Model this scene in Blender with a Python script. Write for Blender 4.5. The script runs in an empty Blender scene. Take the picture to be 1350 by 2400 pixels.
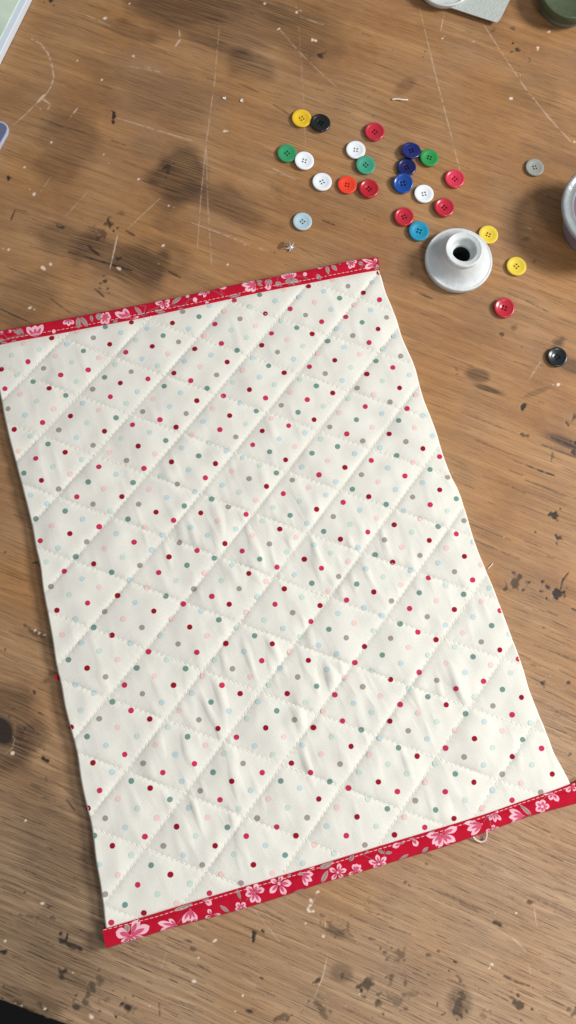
import bpy, bmesh, math, random
import numpy as np
from mathutils import Vector, Matrix

random.seed(7)
rng = np.random.default_rng(11)
SC = bpy.context.scene
COL = SC.collection

# ------------------------------------------------------------------ camera
F = 2049.0                      # focal length in photo pixels (photo is 1350 x 2400)
PHI = math.radians(11.0)
RHO = math.radians(13.9)
DIST = 0.5123
ROT = Matrix.Rotation(-RHO, 3, 'Z') @ Matrix.Rotation(PHI, 3, 'X') @ Matrix.Rotation(RHO, 3, 'Z')
fwd = ROT @ Vector((0, 0, -1))
CAMLOC = -fwd * DIST
cd = bpy.data.cameras.new('camera')
cam = bpy.data.objects.new('camera', cd)
cam.matrix_world = Matrix.Translation(CAMLOC) @ ROT.to_4x4()
cd.sensor_fit = 'VERTICAL'
cd.sensor_height = 36.0
cd.sensor_width = 36.0
cd.lens = 36.0 * F / 2400.0
cd.clip_start = 0.01
cd.clip_end = 50
COL.objects.link(cam)
SC.camera = cam

# ------------------------------------------------------------------ world, lamps, exposure
w = bpy.data.worlds.new('World')
SC.world = w
w.use_nodes = True
bg = w.node_tree.nodes['Background']
bg.inputs[0].default_value = (0.92, 0.96, 1.0, 1)
bg.inputs[1].default_value = 0.29


def area(name, loc, target, size, power, color):
    ld = bpy.data.lights.new(name, 'AREA')
    ld.shape = 'SQUARE'
    ld.size = size
    ld.energy = power
    ld.color = color
    o = bpy.data.objects.new(name, ld)
    o.location = loc
    o.rotation_euler = (Vector(target) - Vector(loc)).to_track_quat('-Z', 'Y').to_euler()
    COL.objects.link(o)
    return o


area('window_light', (1.16, 0.24, 0.88), (0.03, 0.0, 0), 0.33, 21.0, (1.0, 0.975, 0.94))
area('room_light', (0.45, -0.42, 0.72), (0.12, -0.2, 0), 0.22, 2.7, (1.0, 0.97, 0.94))
SC.view_settings.view_transform = 'Standard'
SC.view_settings.look = 'None'
SC.view_settings.exposure = 0.0
SC.view_settings.gamma = 1.0
SC.view_settings.use_curve_mapping = False
SC.cycles.max_bounces = 6

# ------------------------------------------------------------------ projection helpers
R_ = np.array(ROT)
C_ = np.array(CAMLOC)


def unproj(px, py, z=0.0):
    """photo pixel -> point on the horizontal plane at height z (metres)"""
    px = np.asarray(px, float); py = np.asarray(py, float)
    d = np.stack([(px - 675) / F, -(py - 1200) / F, -np.ones_like(px)], -1) @ R_.T
    t = (z - C_[2]) / d[..., 2]
    return C_ + d * t[..., None] if np.ndim(t) else C_ + d * t


def proj(P):
    q = (np.asarray(P, float) - C_) @ R_
    return 675 + F * q[..., 0] / -q[..., 2], 1200 - F * q[..., 1] / -q[..., 2]


def gfield(nx, ny, lx, ly, ang, seed):
    """smooth periodic random field, unit variance; correlation lengths in cells"""
    r = np.random.default_rng(seed).standard_normal((ny, nx))
    ky = np.fft.fftfreq(ny)[:, None] * 2 * np.pi
    kx = np.fft.rfftfreq(nx)[None, :] * 2 * np.pi
    c, s = math.cos(ang), math.sin(ang)
    ku = kx * c + ky * s
    kv = -kx * s + ky * c
    g = np.exp(-0.5 * ((ku * lx) ** 2 + (kv * ly) ** 2))
    f = np.fft.irfft2(np.fft.rfft2(r) * g, s=(ny, nx))
    return (f - f.mean()) / f.std()


def bil(fld, x, y):
    """bilinear lookup with wraparound (x, y in cells)"""
    ny, nx = fld.shape
    x0 = np.floor(x).astype(int); y0 = np.floor(y).astype(int)
    fx = x - x0; fy = y - y0
    a = fld[y0 % ny, x0 % nx]; b = fld[y0 % ny, (x0 + 1) % nx]
    c = fld[(y0 + 1) % ny, x0 % nx]; d = fld[(y0 + 1) % ny, (x0 + 1) % nx]
    return (a * (1 - fx) + b * fx) * (1 - fy) + (c * (1 - fx) + d * fx) * fy


def srgb(r, g, b):
    f = lambda c: (c / 255 / 12.92) if c / 255 <= 0.04045 else ((c / 255 + 0.055) / 1.055) ** 2.4
    return (f(r), f(g), f(b), 1.0)


# ------------------------------------------------------------------ materials
def mat(name, rgb, rough=0.5, spec=0.5, sheen=0.0, trans=0.0, coat=0.0, bump=None, var=0.0, vscale=300):
    m = bpy.data.materials.new(name)
    m.use_nodes = True
    nt = m.node_tree
    b = nt.nodes['Principled BSDF']
    b.inputs['Base Color'].default_value = rgb
    b.inputs['Roughness'].default_value = rough
    b.inputs['Specular IOR Level'].default_value = spec
    b.inputs['Sheen Weight'].default_value = sheen
    b.inputs['Transmission Weight'].default_value = trans
    b.inputs['Coat Weight'].default_value = coat
    tc = nt.nodes.new('ShaderNodeTexCoord')
    if var:
        n = nt.nodes.new('ShaderNodeTexNoise'); n.inputs['Scale'].default_value = vscale
        n.inputs['Detail'].default_value = 4
        nt.links.new(tc.outputs['Object'], n.inputs['Vector'])
        mr = nt.nodes.new('ShaderNodeMapRange')
        mr.inputs[1].default_value = 0.3; mr.inputs[2].default_value = 0.7
        mr.inputs[3].default_value = 1 - var; mr.inputs[4].default_value = 1 + var
        nt.links.new(n.outputs[0], mr.inputs[0])
        mx = nt.nodes.new('ShaderNodeVectorMath'); mx.operation = 'MULTIPLY'
        mx.inputs[0].default_value = rgb[:3]
        nt.links.new(mr.outputs[0], mx.inputs[1])
        nt.links.new(mx.outputs[0], b.inputs['Base Color'])
    if bump:
        n = nt.nodes.new('ShaderNodeTexNoise'); n.inputs['Scale'].default_value = bump[0]
        n.inputs['Detail'].default_value = 3
        nt.links.new(tc.outputs['Object'], n.inputs['Vector'])
        bp = nt.nodes.new('ShaderNodeBump'); bp.inputs['Distance'].default_value = bump[1]
        bp.inputs['Strength'].default_value = 1
        nt.links.new(n.outputs[0], bp.inputs['Height'])
        nt.links.new(bp.outputs[0], b.inputs['Normal'])
    return m


def weave_mat(name, rgb, var=0.03, sheen=0.15, diag=False):
    """woven cotton: thread-scale wave bump plus faint mottling"""
    m = mat(name, rgb, rough=0.85, spec=0.2, sheen=sheen)
    nt = m.node_tree; b = nt.nodes['Principled BSDF']
    tc = nt.nodes.new('ShaderNodeTexCoord')
    mp = nt.nodes.new('ShaderNodeMapping'); mp.inputs['Rotation'].default_value = (0, 0, math.radians(14))
    nt.links.new(tc.outputs['Object'], mp.inputs['Vector'])
    hs = []
    for d in ('X', 'Y'):
        wv = nt.nodes.new('ShaderNodeTexWave'); wv.bands_direction = d if not diag else ('DIAGONAL' if d == 'X' else 'Y')
        wv.inputs['Scale'].default_value = 420 if not diag else 300
        wv.inputs['Distortion'].default_value = 1.5
        nt.links.new(mp.outputs[0], wv.inputs['Vector']); hs.append(wv)
    ad = nt.nodes.new('ShaderNodeMath'); ad.operation = 'ADD'
    nt.links.new(hs[0].outputs['Fac'], ad.inputs[0]); nt.links.new(hs[1].outputs['Fac'], ad.inputs[1])
    nz = nt.nodes.new('ShaderNodeTexNoise'); nz.inputs['Scale'].default_value = 900; nz.inputs['Detail'].default_value = 4
    nt.links.new(mp.outputs[0], nz.inputs['Vector'])
    ad2 = nt.nodes.new('ShaderNodeMath'); ad2.operation = 'MULTIPLY_ADD'; ad2.inputs[1].default_value = 1.6
    nt.links.new(nz.outputs[0], ad2.inputs[0]); nt.links.new(ad.outputs[0], ad2.inputs[2])
    bp = nt.nodes.new('ShaderNodeBump'); bp.inputs['Strength'].default_value = 0.3; bp.inputs['Distance'].default_value = 0.0001
    nt.links.new(ad2.outputs[0], bp.inputs['Height']); nt.links.new(bp.outputs[0], b.inputs['Normal'])
    nb = nt.nodes.new('ShaderNodeTexNoise'); nb.inputs['Scale'].default_value = 1400; nb.inputs['Detail'].default_value = 5
    nt.links.new(tc.outputs['Object'], nb.inputs['Vector'])
    mr = nt.nodes.new('ShaderNodeMapRange'); mr.inputs[1].default_value = 0.3; mr.inputs[2].default_value = 0.7
    mr.inputs[3].default_value = 1 - var; mr.inputs[4].default_value = 1 + var
    nt.links.new(nb.outputs[0], mr.inputs[0])
    mx = nt.nodes.new('ShaderNodeVectorMath'); mx.operation = 'MULTIPLY'; mx.inputs[0].default_value = rgb[:3]
    nt.links.new(mr.outputs[0], mx.inputs[1]); nt.links.new(mx.outputs[0], b.inputs['Base Color'])
    return m


# ------------------------------------------------------------------ object helpers
def np_mesh(name, V, Fq, mats, mi=None, smooth=True):
    """V (n,3); Fq list of arrays each (k, 3|4)"""
    me = bpy.data.meshes.new(name)
    V = np.asarray(V, np.float32)
    loops = np.concatenate([f.ravel() for f in Fq]).astype(np.int32)
    tot = np.concatenate([np.full(len(f), f.shape[1], np.int32) for f in Fq])
    start = np.concatenate([[0], np.cumsum(tot)[:-1]]).astype(np.int32)
    me.vertices.add(len(V)); me.vertices.foreach_set('co', V.ravel())
    me.loops.add(len(loops)); me.loops.foreach_set('vertex_index', loops)
    me.polygons.add(len(tot)); me.polygons.foreach_set('loop_start', start)
    me.polygons.foreach_set('loop_total', tot)
    for m in mats:
        me.materials.append(m)
    if mi is not None:
        me.polygons.foreach_set('material_index', np.asarray(mi, np.int32))
    me.polygons.foreach_set('use_smooth', np.full(len(tot), smooth, bool))
    me.update(calc_edges=True)
    return me


def link(name, data, parent=None):
    o = bpy.data.objects.new(name, data)
    COL.objects.link(o)
    if parent is not None:
        o.parent = parent
        o.matrix_parent_inverse = parent.matrix_world.inverted()
    return o


def tag(o, label=None, cat=None, group=None, kind=None):
    if label: o['label'] = label
    if cat: o['category'] = cat
    if group: o['group'] = group
    if kind: o['kind'] = kind
    return o


def empty(name, loc=(0, 0, 0)):
    o = bpy.data.objects.new(name, None)
    o.location = loc
    o.empty_display_size = 0.01
    COL.objects.link(o)
    bpy.context.view_layer.update()
    return o


def grid_faces(nu, nv, off=0):
    a = np.arange(nu - 1)[None, :] + np.arange(nv - 1)[:, None] * nu
    a = a.ravel() + off
    return np.stack([a, a + 1, a + nu + 1, a + nu], 1)


def lathe(profile, seg=64, cap_axis=True):
    """profile [(r, z)...] -> verts, faces (quads)"""
    n = len(profile)
    th = np.linspace(0, 2 * np.pi, seg, endpoint=False)
    V = np.array([(r * math.cos(t), r * math.sin(t), z) for t in th for r, z in profile])
    f = []
    for i in range(seg):
        j = (i + 1) % seg
        for k in range(n - 1):
            f.append((i * n + k, j * n + k, j * n + k + 1, i * n + k + 1))
    return V, np.array(f)


def lathe_mesh(name, profile, m, seg=64, wob=0.0, smooth_angle=None):
    V, f = lathe(profile, seg)
    me = np_mesh(name, V, [f], [m])
    bm = bmesh.new(); bm.from_mesh(me)
    bmesh.ops.remove_doubles(bm, verts=bm.verts, dist=1e-7)
    bmesh.ops.recalc_face_normals(bm, faces=bm.faces)
    bm.to_mesh(me); bm.free()
    return me


# ==================================================================== WOODEN TABLE
STEP = 0.0005
vis = unproj(np.array([-50, 1400, 1400, -50.]), np.array([-50, -50, 2450, 2450.]))
x0, x1 = vis[:, 0].min(), vis[:, 0].max()
y0, y1 = vis[:, 1].min(), vis[:, 1].max()


def axis(a, b, lo, hi):
    core = np.arange(a, b, STEP)
    out = [core]
    v, s = core[-1], STEP
    up = []
    while v < hi:
        s = min(s * 1.35, 0.02); v += s; up.append(v)
    v, s = core[0], STEP
    dn = []
    while v > lo:
        s = min(s * 1.35, 0.02); v -= s; dn.append(v)
    return np.array(dn[::-1] + list(core) + up)


xs = axis(x0, x1, -0.75, 0.95)
ys = axis(y0, y1, -0.55, 0.85)
NX, NY = len(xs), len(ys)
X, Y = np.meshgrid(xs, ys)
# project, guarding far points
PX, PY = proj(np.stack([X, Y, np.zeros_like(X)], -1))
PX = PX.astype(np.float32); PY = PY.astype(np.float32)

nz1 = gfield(512, 512, 1.3, 1.3, 0, 1)
nz2 = gfield(512, 512, 7, 7, 0, 2)
nz3 = gfield(512, 512, 22, 22, 0, 3)
N1 = bil(nz1, X / STEP / 1.1, Y / STEP / 1.1).astype(np.float32)
N2 = bil(nz2, X / STEP, Y / STEP).astype(np.float32)
N3 = bil(nz3, X / STEP, Y / STEP).astype(np.float32)
stain = np.zeros_like(PX); mark = np.zeros_like(PX); light = np.zeros_like(PX); grey = np.zeros_like(PX)


def blob(ch, x, y, rx, ry, a=0, k=0.8, soft=1.0, rough=0.25):
    m = max(rx, ry) * 2.6 + 6
    jj = (PX > x - m) & (PX < x + m) & (PY > y - m) & (PY < y + m)
    if not jj.any(): return
    dx, dy = PX[jj] - x, PY[jj] - y
    c, s = math.cos(math.radians(a)), math.sin(math.radians(a))
    u = (dx * c + dy * s) / rx; v = (-dx * s + dy * c) / ry
    big = max(rx, ry) > 25
    if not big: rx, ry = rx * .92, ry * .92
    nn = (N3[jj] * .7 + N2[jj] * .4) if big else (N2[jj] * .5 + N1[jj] * .9)
    r = np.sqrt(u * u + v * v) * (1 + rough * nn)
    val = k * (np.clip((1.25 - r) / .5, 0, 1) ** 1.1 if big else np.clip((1.25 - r) / (0.75 * soft + 0.05), 0, 1))
    ch[jj] = np.maximum(ch[jj], val) if not big else ch[jj] + val * (1 - ch[jj] * .6)


def line(ch, pts, wd, k=0.8, rough=0.35, taper=True, gaps=0.0):
    pts = [np.array(p, float) for p in pts]
    L = sum(np.linalg.norm(b - a) for a, b in zip(pts, pts[1:]))
    acc = 0
    for a, b in zip(pts, pts[1:]):
        m = wd * 2 + 5
        jj = (PX > min(a[0], b[0]) - m) & (PX < max(a[0], b[0]) + m) & (PY > min(a[1], b[1]) - m) & (PY < max(a[1], b[1]) + m)
        l = np.linalg.norm(b - a)
        if jj.any():
            d = (b - a) / l
            qx, qy = PX[jj] - a[0], PY[jj] - a[1]
            t = np.clip(qx * d[0] + qy * d[1], 0, l)
            dist = np.hypot(qx - t * d[0], qy - t * d[1])
            g = (acc + t) / L
            w_ = wd * (1 + rough * N2[jj] * .6) * (0.35 + 0.65 * np.sin(np.pi * np.clip(g, 0.02, .98)) ** .5 if taper else 1)
            val = k * np.clip(1.15 - dist / np.maximum(w_ * .5 + .9, .6), 0, 1) * np.clip(1 + rough * N1[jj] * .8 - gaps, 0, 1.1)
            ch[jj] = np.maximum(ch[jj], np.clip(val, 0, 1))
        acc += l


# ---- soft stains of the board
for s in [(430, 405, 55, 72, 10, .62), (515, 470, 100, 34, 22, .42), (350, 350, 40, 25, 20, .22), (560, 50, 190, 70, 12, .38),
          (430, 10, 130, 40, 10, .34), (590, 150, 70, 30, 20, .40), (400, 235, 120, 55, 20, .22), (150, 330, 75, 55, 20, .34),
          (150, 560, 90, 35, 15, .42), (240, 600, 80, 38, 22, .42), (310, 640, 55, 38, 30, .34), (60, 700, 80, 50, -30, .30),
          (380, 600, 60, 25, 20, .28), (10, 1705, 70, 95, 10, .50), (75, 1730, 45, 30, -40, .38), (30, 1620, 60, 14, 20, .2),
          (1120, 880, 26, 14, 15, .55), (1145, 912, 34, 7, 17, .75), (1310, 802, 13, 15, 30, .7), (1345, 860, 28, 14, 20, .55),
          (1205, 766, 8, 8, 0, .55), (1106, 862, 14, 5, 30, .3), (1255, 920, 26, 5, -20, .35), (1250, 215, 60, 50, 20, .18),
          (950, 200, 30, 14, -40, .3), (1235, 560, 10, 4, 0, .5), (650, 445, 18, 9, 30, .3), (285, 500, 8, 6, 20, .5),
          (802, 2280, 30, 24, 20, .45), (1078, 2350, 30, 34, 0, .45), (790, 2186, 26, 14, 20, .3), (950, 2290, 90, 60, 0, .14),
          (80, 2130, 150, 260, 0, .26), (120, 1990, 70, 110, 0, .2), (40, 2250, 90, 70, 20, .12), (200, 2240, 160, 60, 20, .16), (30, 1850, 60, 60, 0, .15),
          (60, 2340, 70, 16, 20, .4), (90, 1500, 70, 16, 20, .2), (1330, 1040, 50, 10, 22, .6), (760, 2020, 0.1, 0.1, 0, 0),
          (230, 150, 30, 10, 20, .14), (300, 70, 60, 14, 18, .3), (640, 30, 70, 20, 18, .28), (540, 120, 80, 12, 20, .3),
          (1290, 330, 40, 60, 20, .12), (60, 920, 0.1, 0.1, 0, 0)]:
    blob(stain, s[0], s[1], s[2] * 1.12, s[3] * 1.12, s[4], min(s[5] * 1.45, .95), 1.25, .2)

# ---- dark marks, dents and cracks
for m in [(751, 131, 8, 8, 0, .85), (757, 125, 9, 4, 0, .6), (265, 276, 4, 5, 0, 1), (265, 286, 4, 5, 0, 1), (392, 402, 5, 6, 10, .7),
          (388, 416, 4, 6, 0, .4), (20, 417, 6, 4, 10, .95), (253, 517, 4, 9, -10, .8), (257, 522, 7, 4, 0, .6), (240, 546, 5, 7, 0, .55),
          (146, 533, 4, 3, 0, .75), (276, 606, 6, 4, 0, .8), (245, 658, 3, 3, 0, .8), (252, 677, 2, 2, 0, .7), (234, 664, 4, 2, 0, .6),
          (118, 1, 3, 4, 0, .9), (1212, 117, 5, 4, 0, .8), (1202, 65, 5, 3, 0, .55), (1155, 72, 7, 4, 0, .35), (655, 580, 5, 8, 10, .6),
          (854, 514, 3, 2, 0, .6), (1227, 951, 4, 5, 20, .95), (1225, 948, 2, 2, 0, .9), (1172, 781, 2, 2, 0, .7), (1222, 813, 4, 2, 0, .7),
          (1233, 1021, 6, 2.4, 20, .7), (1292, 1072, 3, 8, 12, .5), (1298, 1210, 7, 9, 10, .9), (1254, 1247, 3, 3, 0, .9),
          (1311, 1260, 6, 3.5, 10, .85), (1206, 1367, 12, 13, 0, .72), (1285, 1376, 6, 5, 40, .85), (1307, 1390, 10, 8, 30, 1),
          (1312, 1396, 8, 5, 0, 1), (1345, 978, 5, 6, 0, .7), (1270, 1600, 7, 5, 20, .85), (1274, 1597, 4, 3, 0, .6), (1332, 1600, 5, 5, 0, .8),
          (1305, 1668, 4, 4, 0, .7), (1333, 1770, 4, 3, 0, .6), (1343, 1060, 9, 8, 20, .8),
          (8, 1715, 24, 32, 10, .95), (-4, 1700, 20, 26, 0, .95), (45, 1712, 12, 18, 0, .45), (101, 1777, 6, 5, 0, .95), (80, 1624, 2.5, 3, 0, .8),
          (12, 1294, 4, 2.5, 0, .8), (86, 1319, 3, 2, 0, .8), (12, 1524, 2, 2, 0, .6), (78, 1482, 16, 5, 25, .55), (98, 1490, 10, 5, 20, .5),
          (118, 1991, 4, 3, 0, .8), (58, 2092, 4, 3, -30, .75), (8, 2231, 7, 6, 0, .95), (14, 2228, 4, 4, 0, .7), (150, 2208, 13, 6, 15, .9),
          (172, 2217, 14, 6, 15, .8), (186, 2222, 8, 5, 15, .9), (67, 2148, 15, 3, 10, .45), (85, 2152, 8, 2, 20, .4), (120, 2151, 8, 7, 0, .6),
          (112, 2208, 5, 4, 0, .3), (144, 2289, 7, 7, 0, .8), (178, 2360, 14, 9, 0, .75), (196, 2348, 9, 9, 0, .65), (206, 2332, 7, 8, 0, .6),
          (216, 2314, 6, 9, 20, .6), (233, 2292, 7, 11, 10, .5), (300, 2362, 12, 11, 0, .9), (316, 2364, 9, 6, 0, .4), (233, 2370, 3, 2, 0, .8),
          (247, 2342, 7, 5, 0, .35), (594, 2196, 5, 8, 20, .95), (593, 2204, 3, 4, 0, .5), (584, 2371, 14, 9, 12, .85), (859, 2306, 13, 22, 30, .75),
          (847, 2322, 6, 9, 30, .95), (916, 2291, 7, 12, 10, .6), (950, 2302, 5, 9, 0, .55), (885, 2350, 7, 15, 15, .7), (922, 2340, 15, 9, 0, .4),
          (930, 2352, 8, 6, 0, .45), (941, 2241, 13, 11, 0, .5), (946, 2250, 7, 5, 0, .55), (900, 2232, 6, 5, -20, .6), (790, 2184, 14, 6, 20, .4),
          (802, 2288, 5, 7, 0, .5), (1076, 2354, 12, 19, 0, .62), (1074, 2345, 9, 8, 0, .35), (1208, 2350, 6, 14, -25, .75), (1200, 2340, 8, 4, 20, .5),
          (1164, 2164, 7, 4.5, 10, .8), (1067, 2255, 7, 3.5, 25, .85), (1004, 2239, 8, 4, 10, .65), (1240, 2115, 4, 3, 0, .7), (613, 2293, 8, 3.5, 20, .8),
          (747, 2297, 6, 6, 0, .8), (652, 2386, 18, 7, -25, .6), (750, 2362, 16, 5, 35, .55), (757, 2380, 18, 6, 50, .5), (1333, 2366, 6, 6, 0, .55),
          (864, 2117, 3, 3, 0, .7), (855, 2117, 2, 2, 0, .7), (951, 2067, 4, 2, 0, .7), (868, 2138, 8, 3, 0, .3), (1129, 2380, 8, 5, 0, .4),
          (950, 2365, 6, 4, 0, .5), (905, 2250, 4, 4, 0, .5), (872, 2201, 9, 3, 10, .4), (952, 2330, 10, 4, 0, .35),
          (60, 2365, 14, 5, 20, .5), (90, 2352, 8, 5, 0, .5), (40, 2348, 14, 5, 20, .55), (108, 2368, 5, 4, 0, .5), (160, 2392, 8, 4, 0, .4),
          (20, 2335, 12, 3, 20, .4), (443, 2206, 10, 4, 20, .6), (452, 2224, 6, 4, 0, .6), (1192, 703, 5, 2, 0, .2), (1127, 700, 5, 3, 0, .2)]:
    blob(mark, *m, .8, .35)
for p, wd, k in [([(160, 590), (235, 612), (308, 634)], 5, 1), ([(206, 576), (215, 585), (232, 598)], 5.5, .9), ([(395, 636), (422, 650)], 4.5, .9),
                 ([(222, 677), (233, 686), (243, 695)], 7, .85), ([(295, 541), (315, 552)], 4, .75), ([(25, 515), (36, 490)], 4, .75),
                 ([(36, 490), (62, 495)], 2, .5), ([(0, 724), (30, 738), (62, 752)], 4, .8), ([(62, 752), (112, 782)], 2.5, .5),
                 ([(118, 700), (170, 738)], 3, .55), ([(18, 628), (58, 642)], 3, .45), ([(180, 38), (290, 80), (390, 122)], 3, .35),
                 ([(95, 278), (140, 295), (202, 312)], 3.5, .6), ([(260, 329), (295, 341)], 3, .6), ([(640, 245), (676, 267)], 3.5, .55),
                 ([(560, 196), (605, 215)], 2.5, .5), ([(755, 516), (783, 527)], 5, .75), ([(690, 572), (765, 622)], 2, .35),
                 ([(982, 688), (1014, 701)], 4, .75), ([(1190, 688), (1230, 703), (1284, 731)], 3, .6), ([(1232, 1090), (1265, 1103), (1298, 1114)], 4.5, 1),
                 ([(1313, 1382), (1318, 1360), (1332, 1342)], 4.5, .85), ([(1188, 1135), (1230, 1157)], 3, .7), ([(1130, 1115), (1188, 1137)], 2, .4),
                 ([(1230, 1125), (1300, 1152), (1350, 1170)], 3, .55), ([(1225, 1150), (1325, 1185)], 2, .4), ([(1290, 1025), (1350, 1050)], 6, .7),
                 ([(1268, 1042), (1350, 1072)], 5, .6), ([(1315, 1095), (1350, 1110)], 2, .4), ([(1340, 1426), (1350, 1431)], 5, .9),
                 ([(1280, 1432), (1305, 1443)], 3, .5), ([(462, 2261), (493, 2279)], 3.5, .75), ([(372, 2352), (374, 2382)], 3.5, .6),
                 ([(1180, 2287), (1210, 2302), (1240, 2311)], 4.5, .8), ([(1048, 2296), (1091, 2313)], 2.5, .65), ([(912, 2173), (963, 2190)], 2.5, .65),
                 ([(880, 2140), (920, 2154)], 2.5, .5), ([(1283, 2001), (1318, 2018)], 4.5, .75), ([(1240, 1985), (1283, 2003)], 2, .4),
                 ([(1240, 1585), (1272, 1602)], 3, .5), ([(150, 1850), (185, 1872)], 2, .5), ([(100, 1868), (128, 1878)], 4, .6),
                 ([(156, 1875), (175, 1900)], 4, .7), ([(240, 200), (262, 210)], 2, .3), ([(470, 455), (560, 490)], 3, .4), ([(500, 478), (615, 520)], 3, .45),
                 ([(0, 1340), (60, 1362)], 3, .35), ([(0, 1378), (75, 1400)], 3, .35), ([(20, 1640), (60, 1655)], 2, .3), ([(102, 1785), (160, 1815)], 2.5, .5),
                 ([(1290, 1480), (1350, 1500)], 2, .4), ([(1250, 1510), (1350, 1548)], 3, .5), ([(1300, 1530), (1350, 1552)], 2, .5), ([(1310, 1570), (1350, 1590)], 3, .6),
                 ([(1210, 1460), (1225, 1468)], 3, .4), ([(1280, 1620), (1350, 1655)], 2.5, .45), ([(1240, 2095), (1350, 2140)], 3, .4), ([(1290, 1960), (1350, 1985)], 3, .5),
                 ([(1300, 2080), (1350, 2100)], 3, .5), ([(1260, 2110), (1350, 2150)], 3, .5), ([(340, 2200), (385, 2222)], 2.5, .5), ([(390, 2200), (440, 2225)], 2.5, .5),
                 ([(420, 2270), (440, 2278)], 3, .5), ([(285, 2292), (305, 2302)], 3, .55), ([(396, 2295), (415, 2303)], 4, .6), ([(500, 2190), (560, 2215)], 2.5, .4),
                 ([(505, 2165), (590, 2200)], 3, .4), ([(480, 2180), (525, 2200)], 3, .4), ([(170, 2290), (200, 2303)], 3, .5), ([(75, 2300), (120, 2318)], 2, .4)]:
    line(mark, p, wd, k)
# many short pore streaks, denser low and to the right
r2 = random.Random(5)
for i in range(1500):
    px = r2.uniform(-30, 1380); py = r2.uniform(-30, 2430)
    dens = .18 + .82 * max(0, min(1, (py - 700) / 1500)) ** 1.0
    if py < 800: dens = .22
    if r2.random() > dens: continue
    L = r2.uniform(14, 62) * (.8 if r2.random() < .7 else 2.2)
    sl = .33 + .12 * py / 2400 + r2.uniform(-.04, .04)
    line(mark, [(px, py), (px + L * .5, py + L * .5 * sl + r2.uniform(-1, 1)), (px + L, py + L * sl)], r2.uniform(.5, 2.2), r2.uniform(.16, .72) if py > 900 else r2.uniform(.12, .5))
for i in range(60):
    px = r2.uniform(-30, 1380); py = r2.uniform(-30, 2430)
    rr = r2.uniform(1.2, 3.2)
    blob(mark, px, py, rr * r2.uniform(1, 2), rr, 20, r2.uniform(.25, .6), .8, .35)

# ---- pale scratches, flakes and specks
LIGHTS = [([(74, 92), (95, 102), (112, 124), (122, 155), (126, 180), (120, 202), (106, 224)], 3, .62), ([(106, 224), (80, 248), (58, 270), (32, 292)], 2.5, .5),
                 ([(88, 240), (104, 222)], 8, .75), ([(96, 228), (117, 244)], 4, .6), ([(84, 248), (96, 256)], 3, .5), ([(112, 256), (118, 246)], 5, .6),
                 ([(163, 278), (182, 253)], 2.6, .65), ([(514, 60), (503, 190), (484, 330), (470, 470), (462, 590)], 1.8, .34),
                 ([(483, 330), (487, 480), (496, 620)], 1.6, .3), ([(275, 552), (268, 585), (257, 632)], 2.8, .7), ([(118, 416), (95, 450)], 1.6, .3),
                 ([(205, 450), (155, 505)], 1.6, .34), ([(375, 465), (300, 535)], 1.6, .36), ([(982, 15), (998, 80), (1018, 165), (1040, 250), (1058, 320), (1078, 400)], 2, .45),
                 ([(1135, 60), (1180, 130), (1230, 205), (1290, 280), (1338, 332)], 2.2, .45), ([(657, 70), (695, 115), (740, 160), (790, 205)], 1.8, .42),
                 ([(1040, 35), (1033, 72)], 2.6, .5), ([(420, 72), (422, 92), (410, 110)], 3, .6), ([(700, 60), (712, 240), (716, 345)], 1.6, .22),
                 ([(1268, 846), (1238, 892)], 2, .45), ([(746, 2088), (728, 2126)], 2.2, .5), ([(768, 2238), (756, 2290), (738, 2335)], 2.6, .6),
                 ([(764, 2150), (762, 2175)], 2, .5), ([(594, 2130), (655, 2208)], 1.8, .38), ([(1200, 2198), (1232, 2228)], 2, .5),
                 ([(1232, 2228), (1246, 2295)], 1.4, .25), ([(1250, 2118), (1258, 2170)], 1.8, .4), ([(390, 2235), (378, 2268)], 2, .35),
                 ([(305, 155), (378, 170)], 2, .3), ([(340, 155), (382, 172)], 2, .35), ([(620, 400), (702, 418)], 1.6, .25), ([(450, 522), (630, 590)], 3.4, .28),
                 ([(270, 275), (450, 330)], 3.6, .32), ([(640, 395), (700, 425)], 2.5, .35), ([(1230, 530), (1245, 537)], 3, .35), ([(705, 40), (758, 58)], 3, .3),
                 ([(205, 37), (260, 62)], 2, .3), ([(27, 1722), (34, 1732), (30, 1752), (16, 1764)], 2.5, .4), ([(440, 2190), (500, 2215)], 2, .3), ([(560, 2290), (600, 2310)], 2, .25)]
for p, wd, k in LIGHTS:
    line(light, p, wd * .8, k * .95, .7, True, .1)
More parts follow.
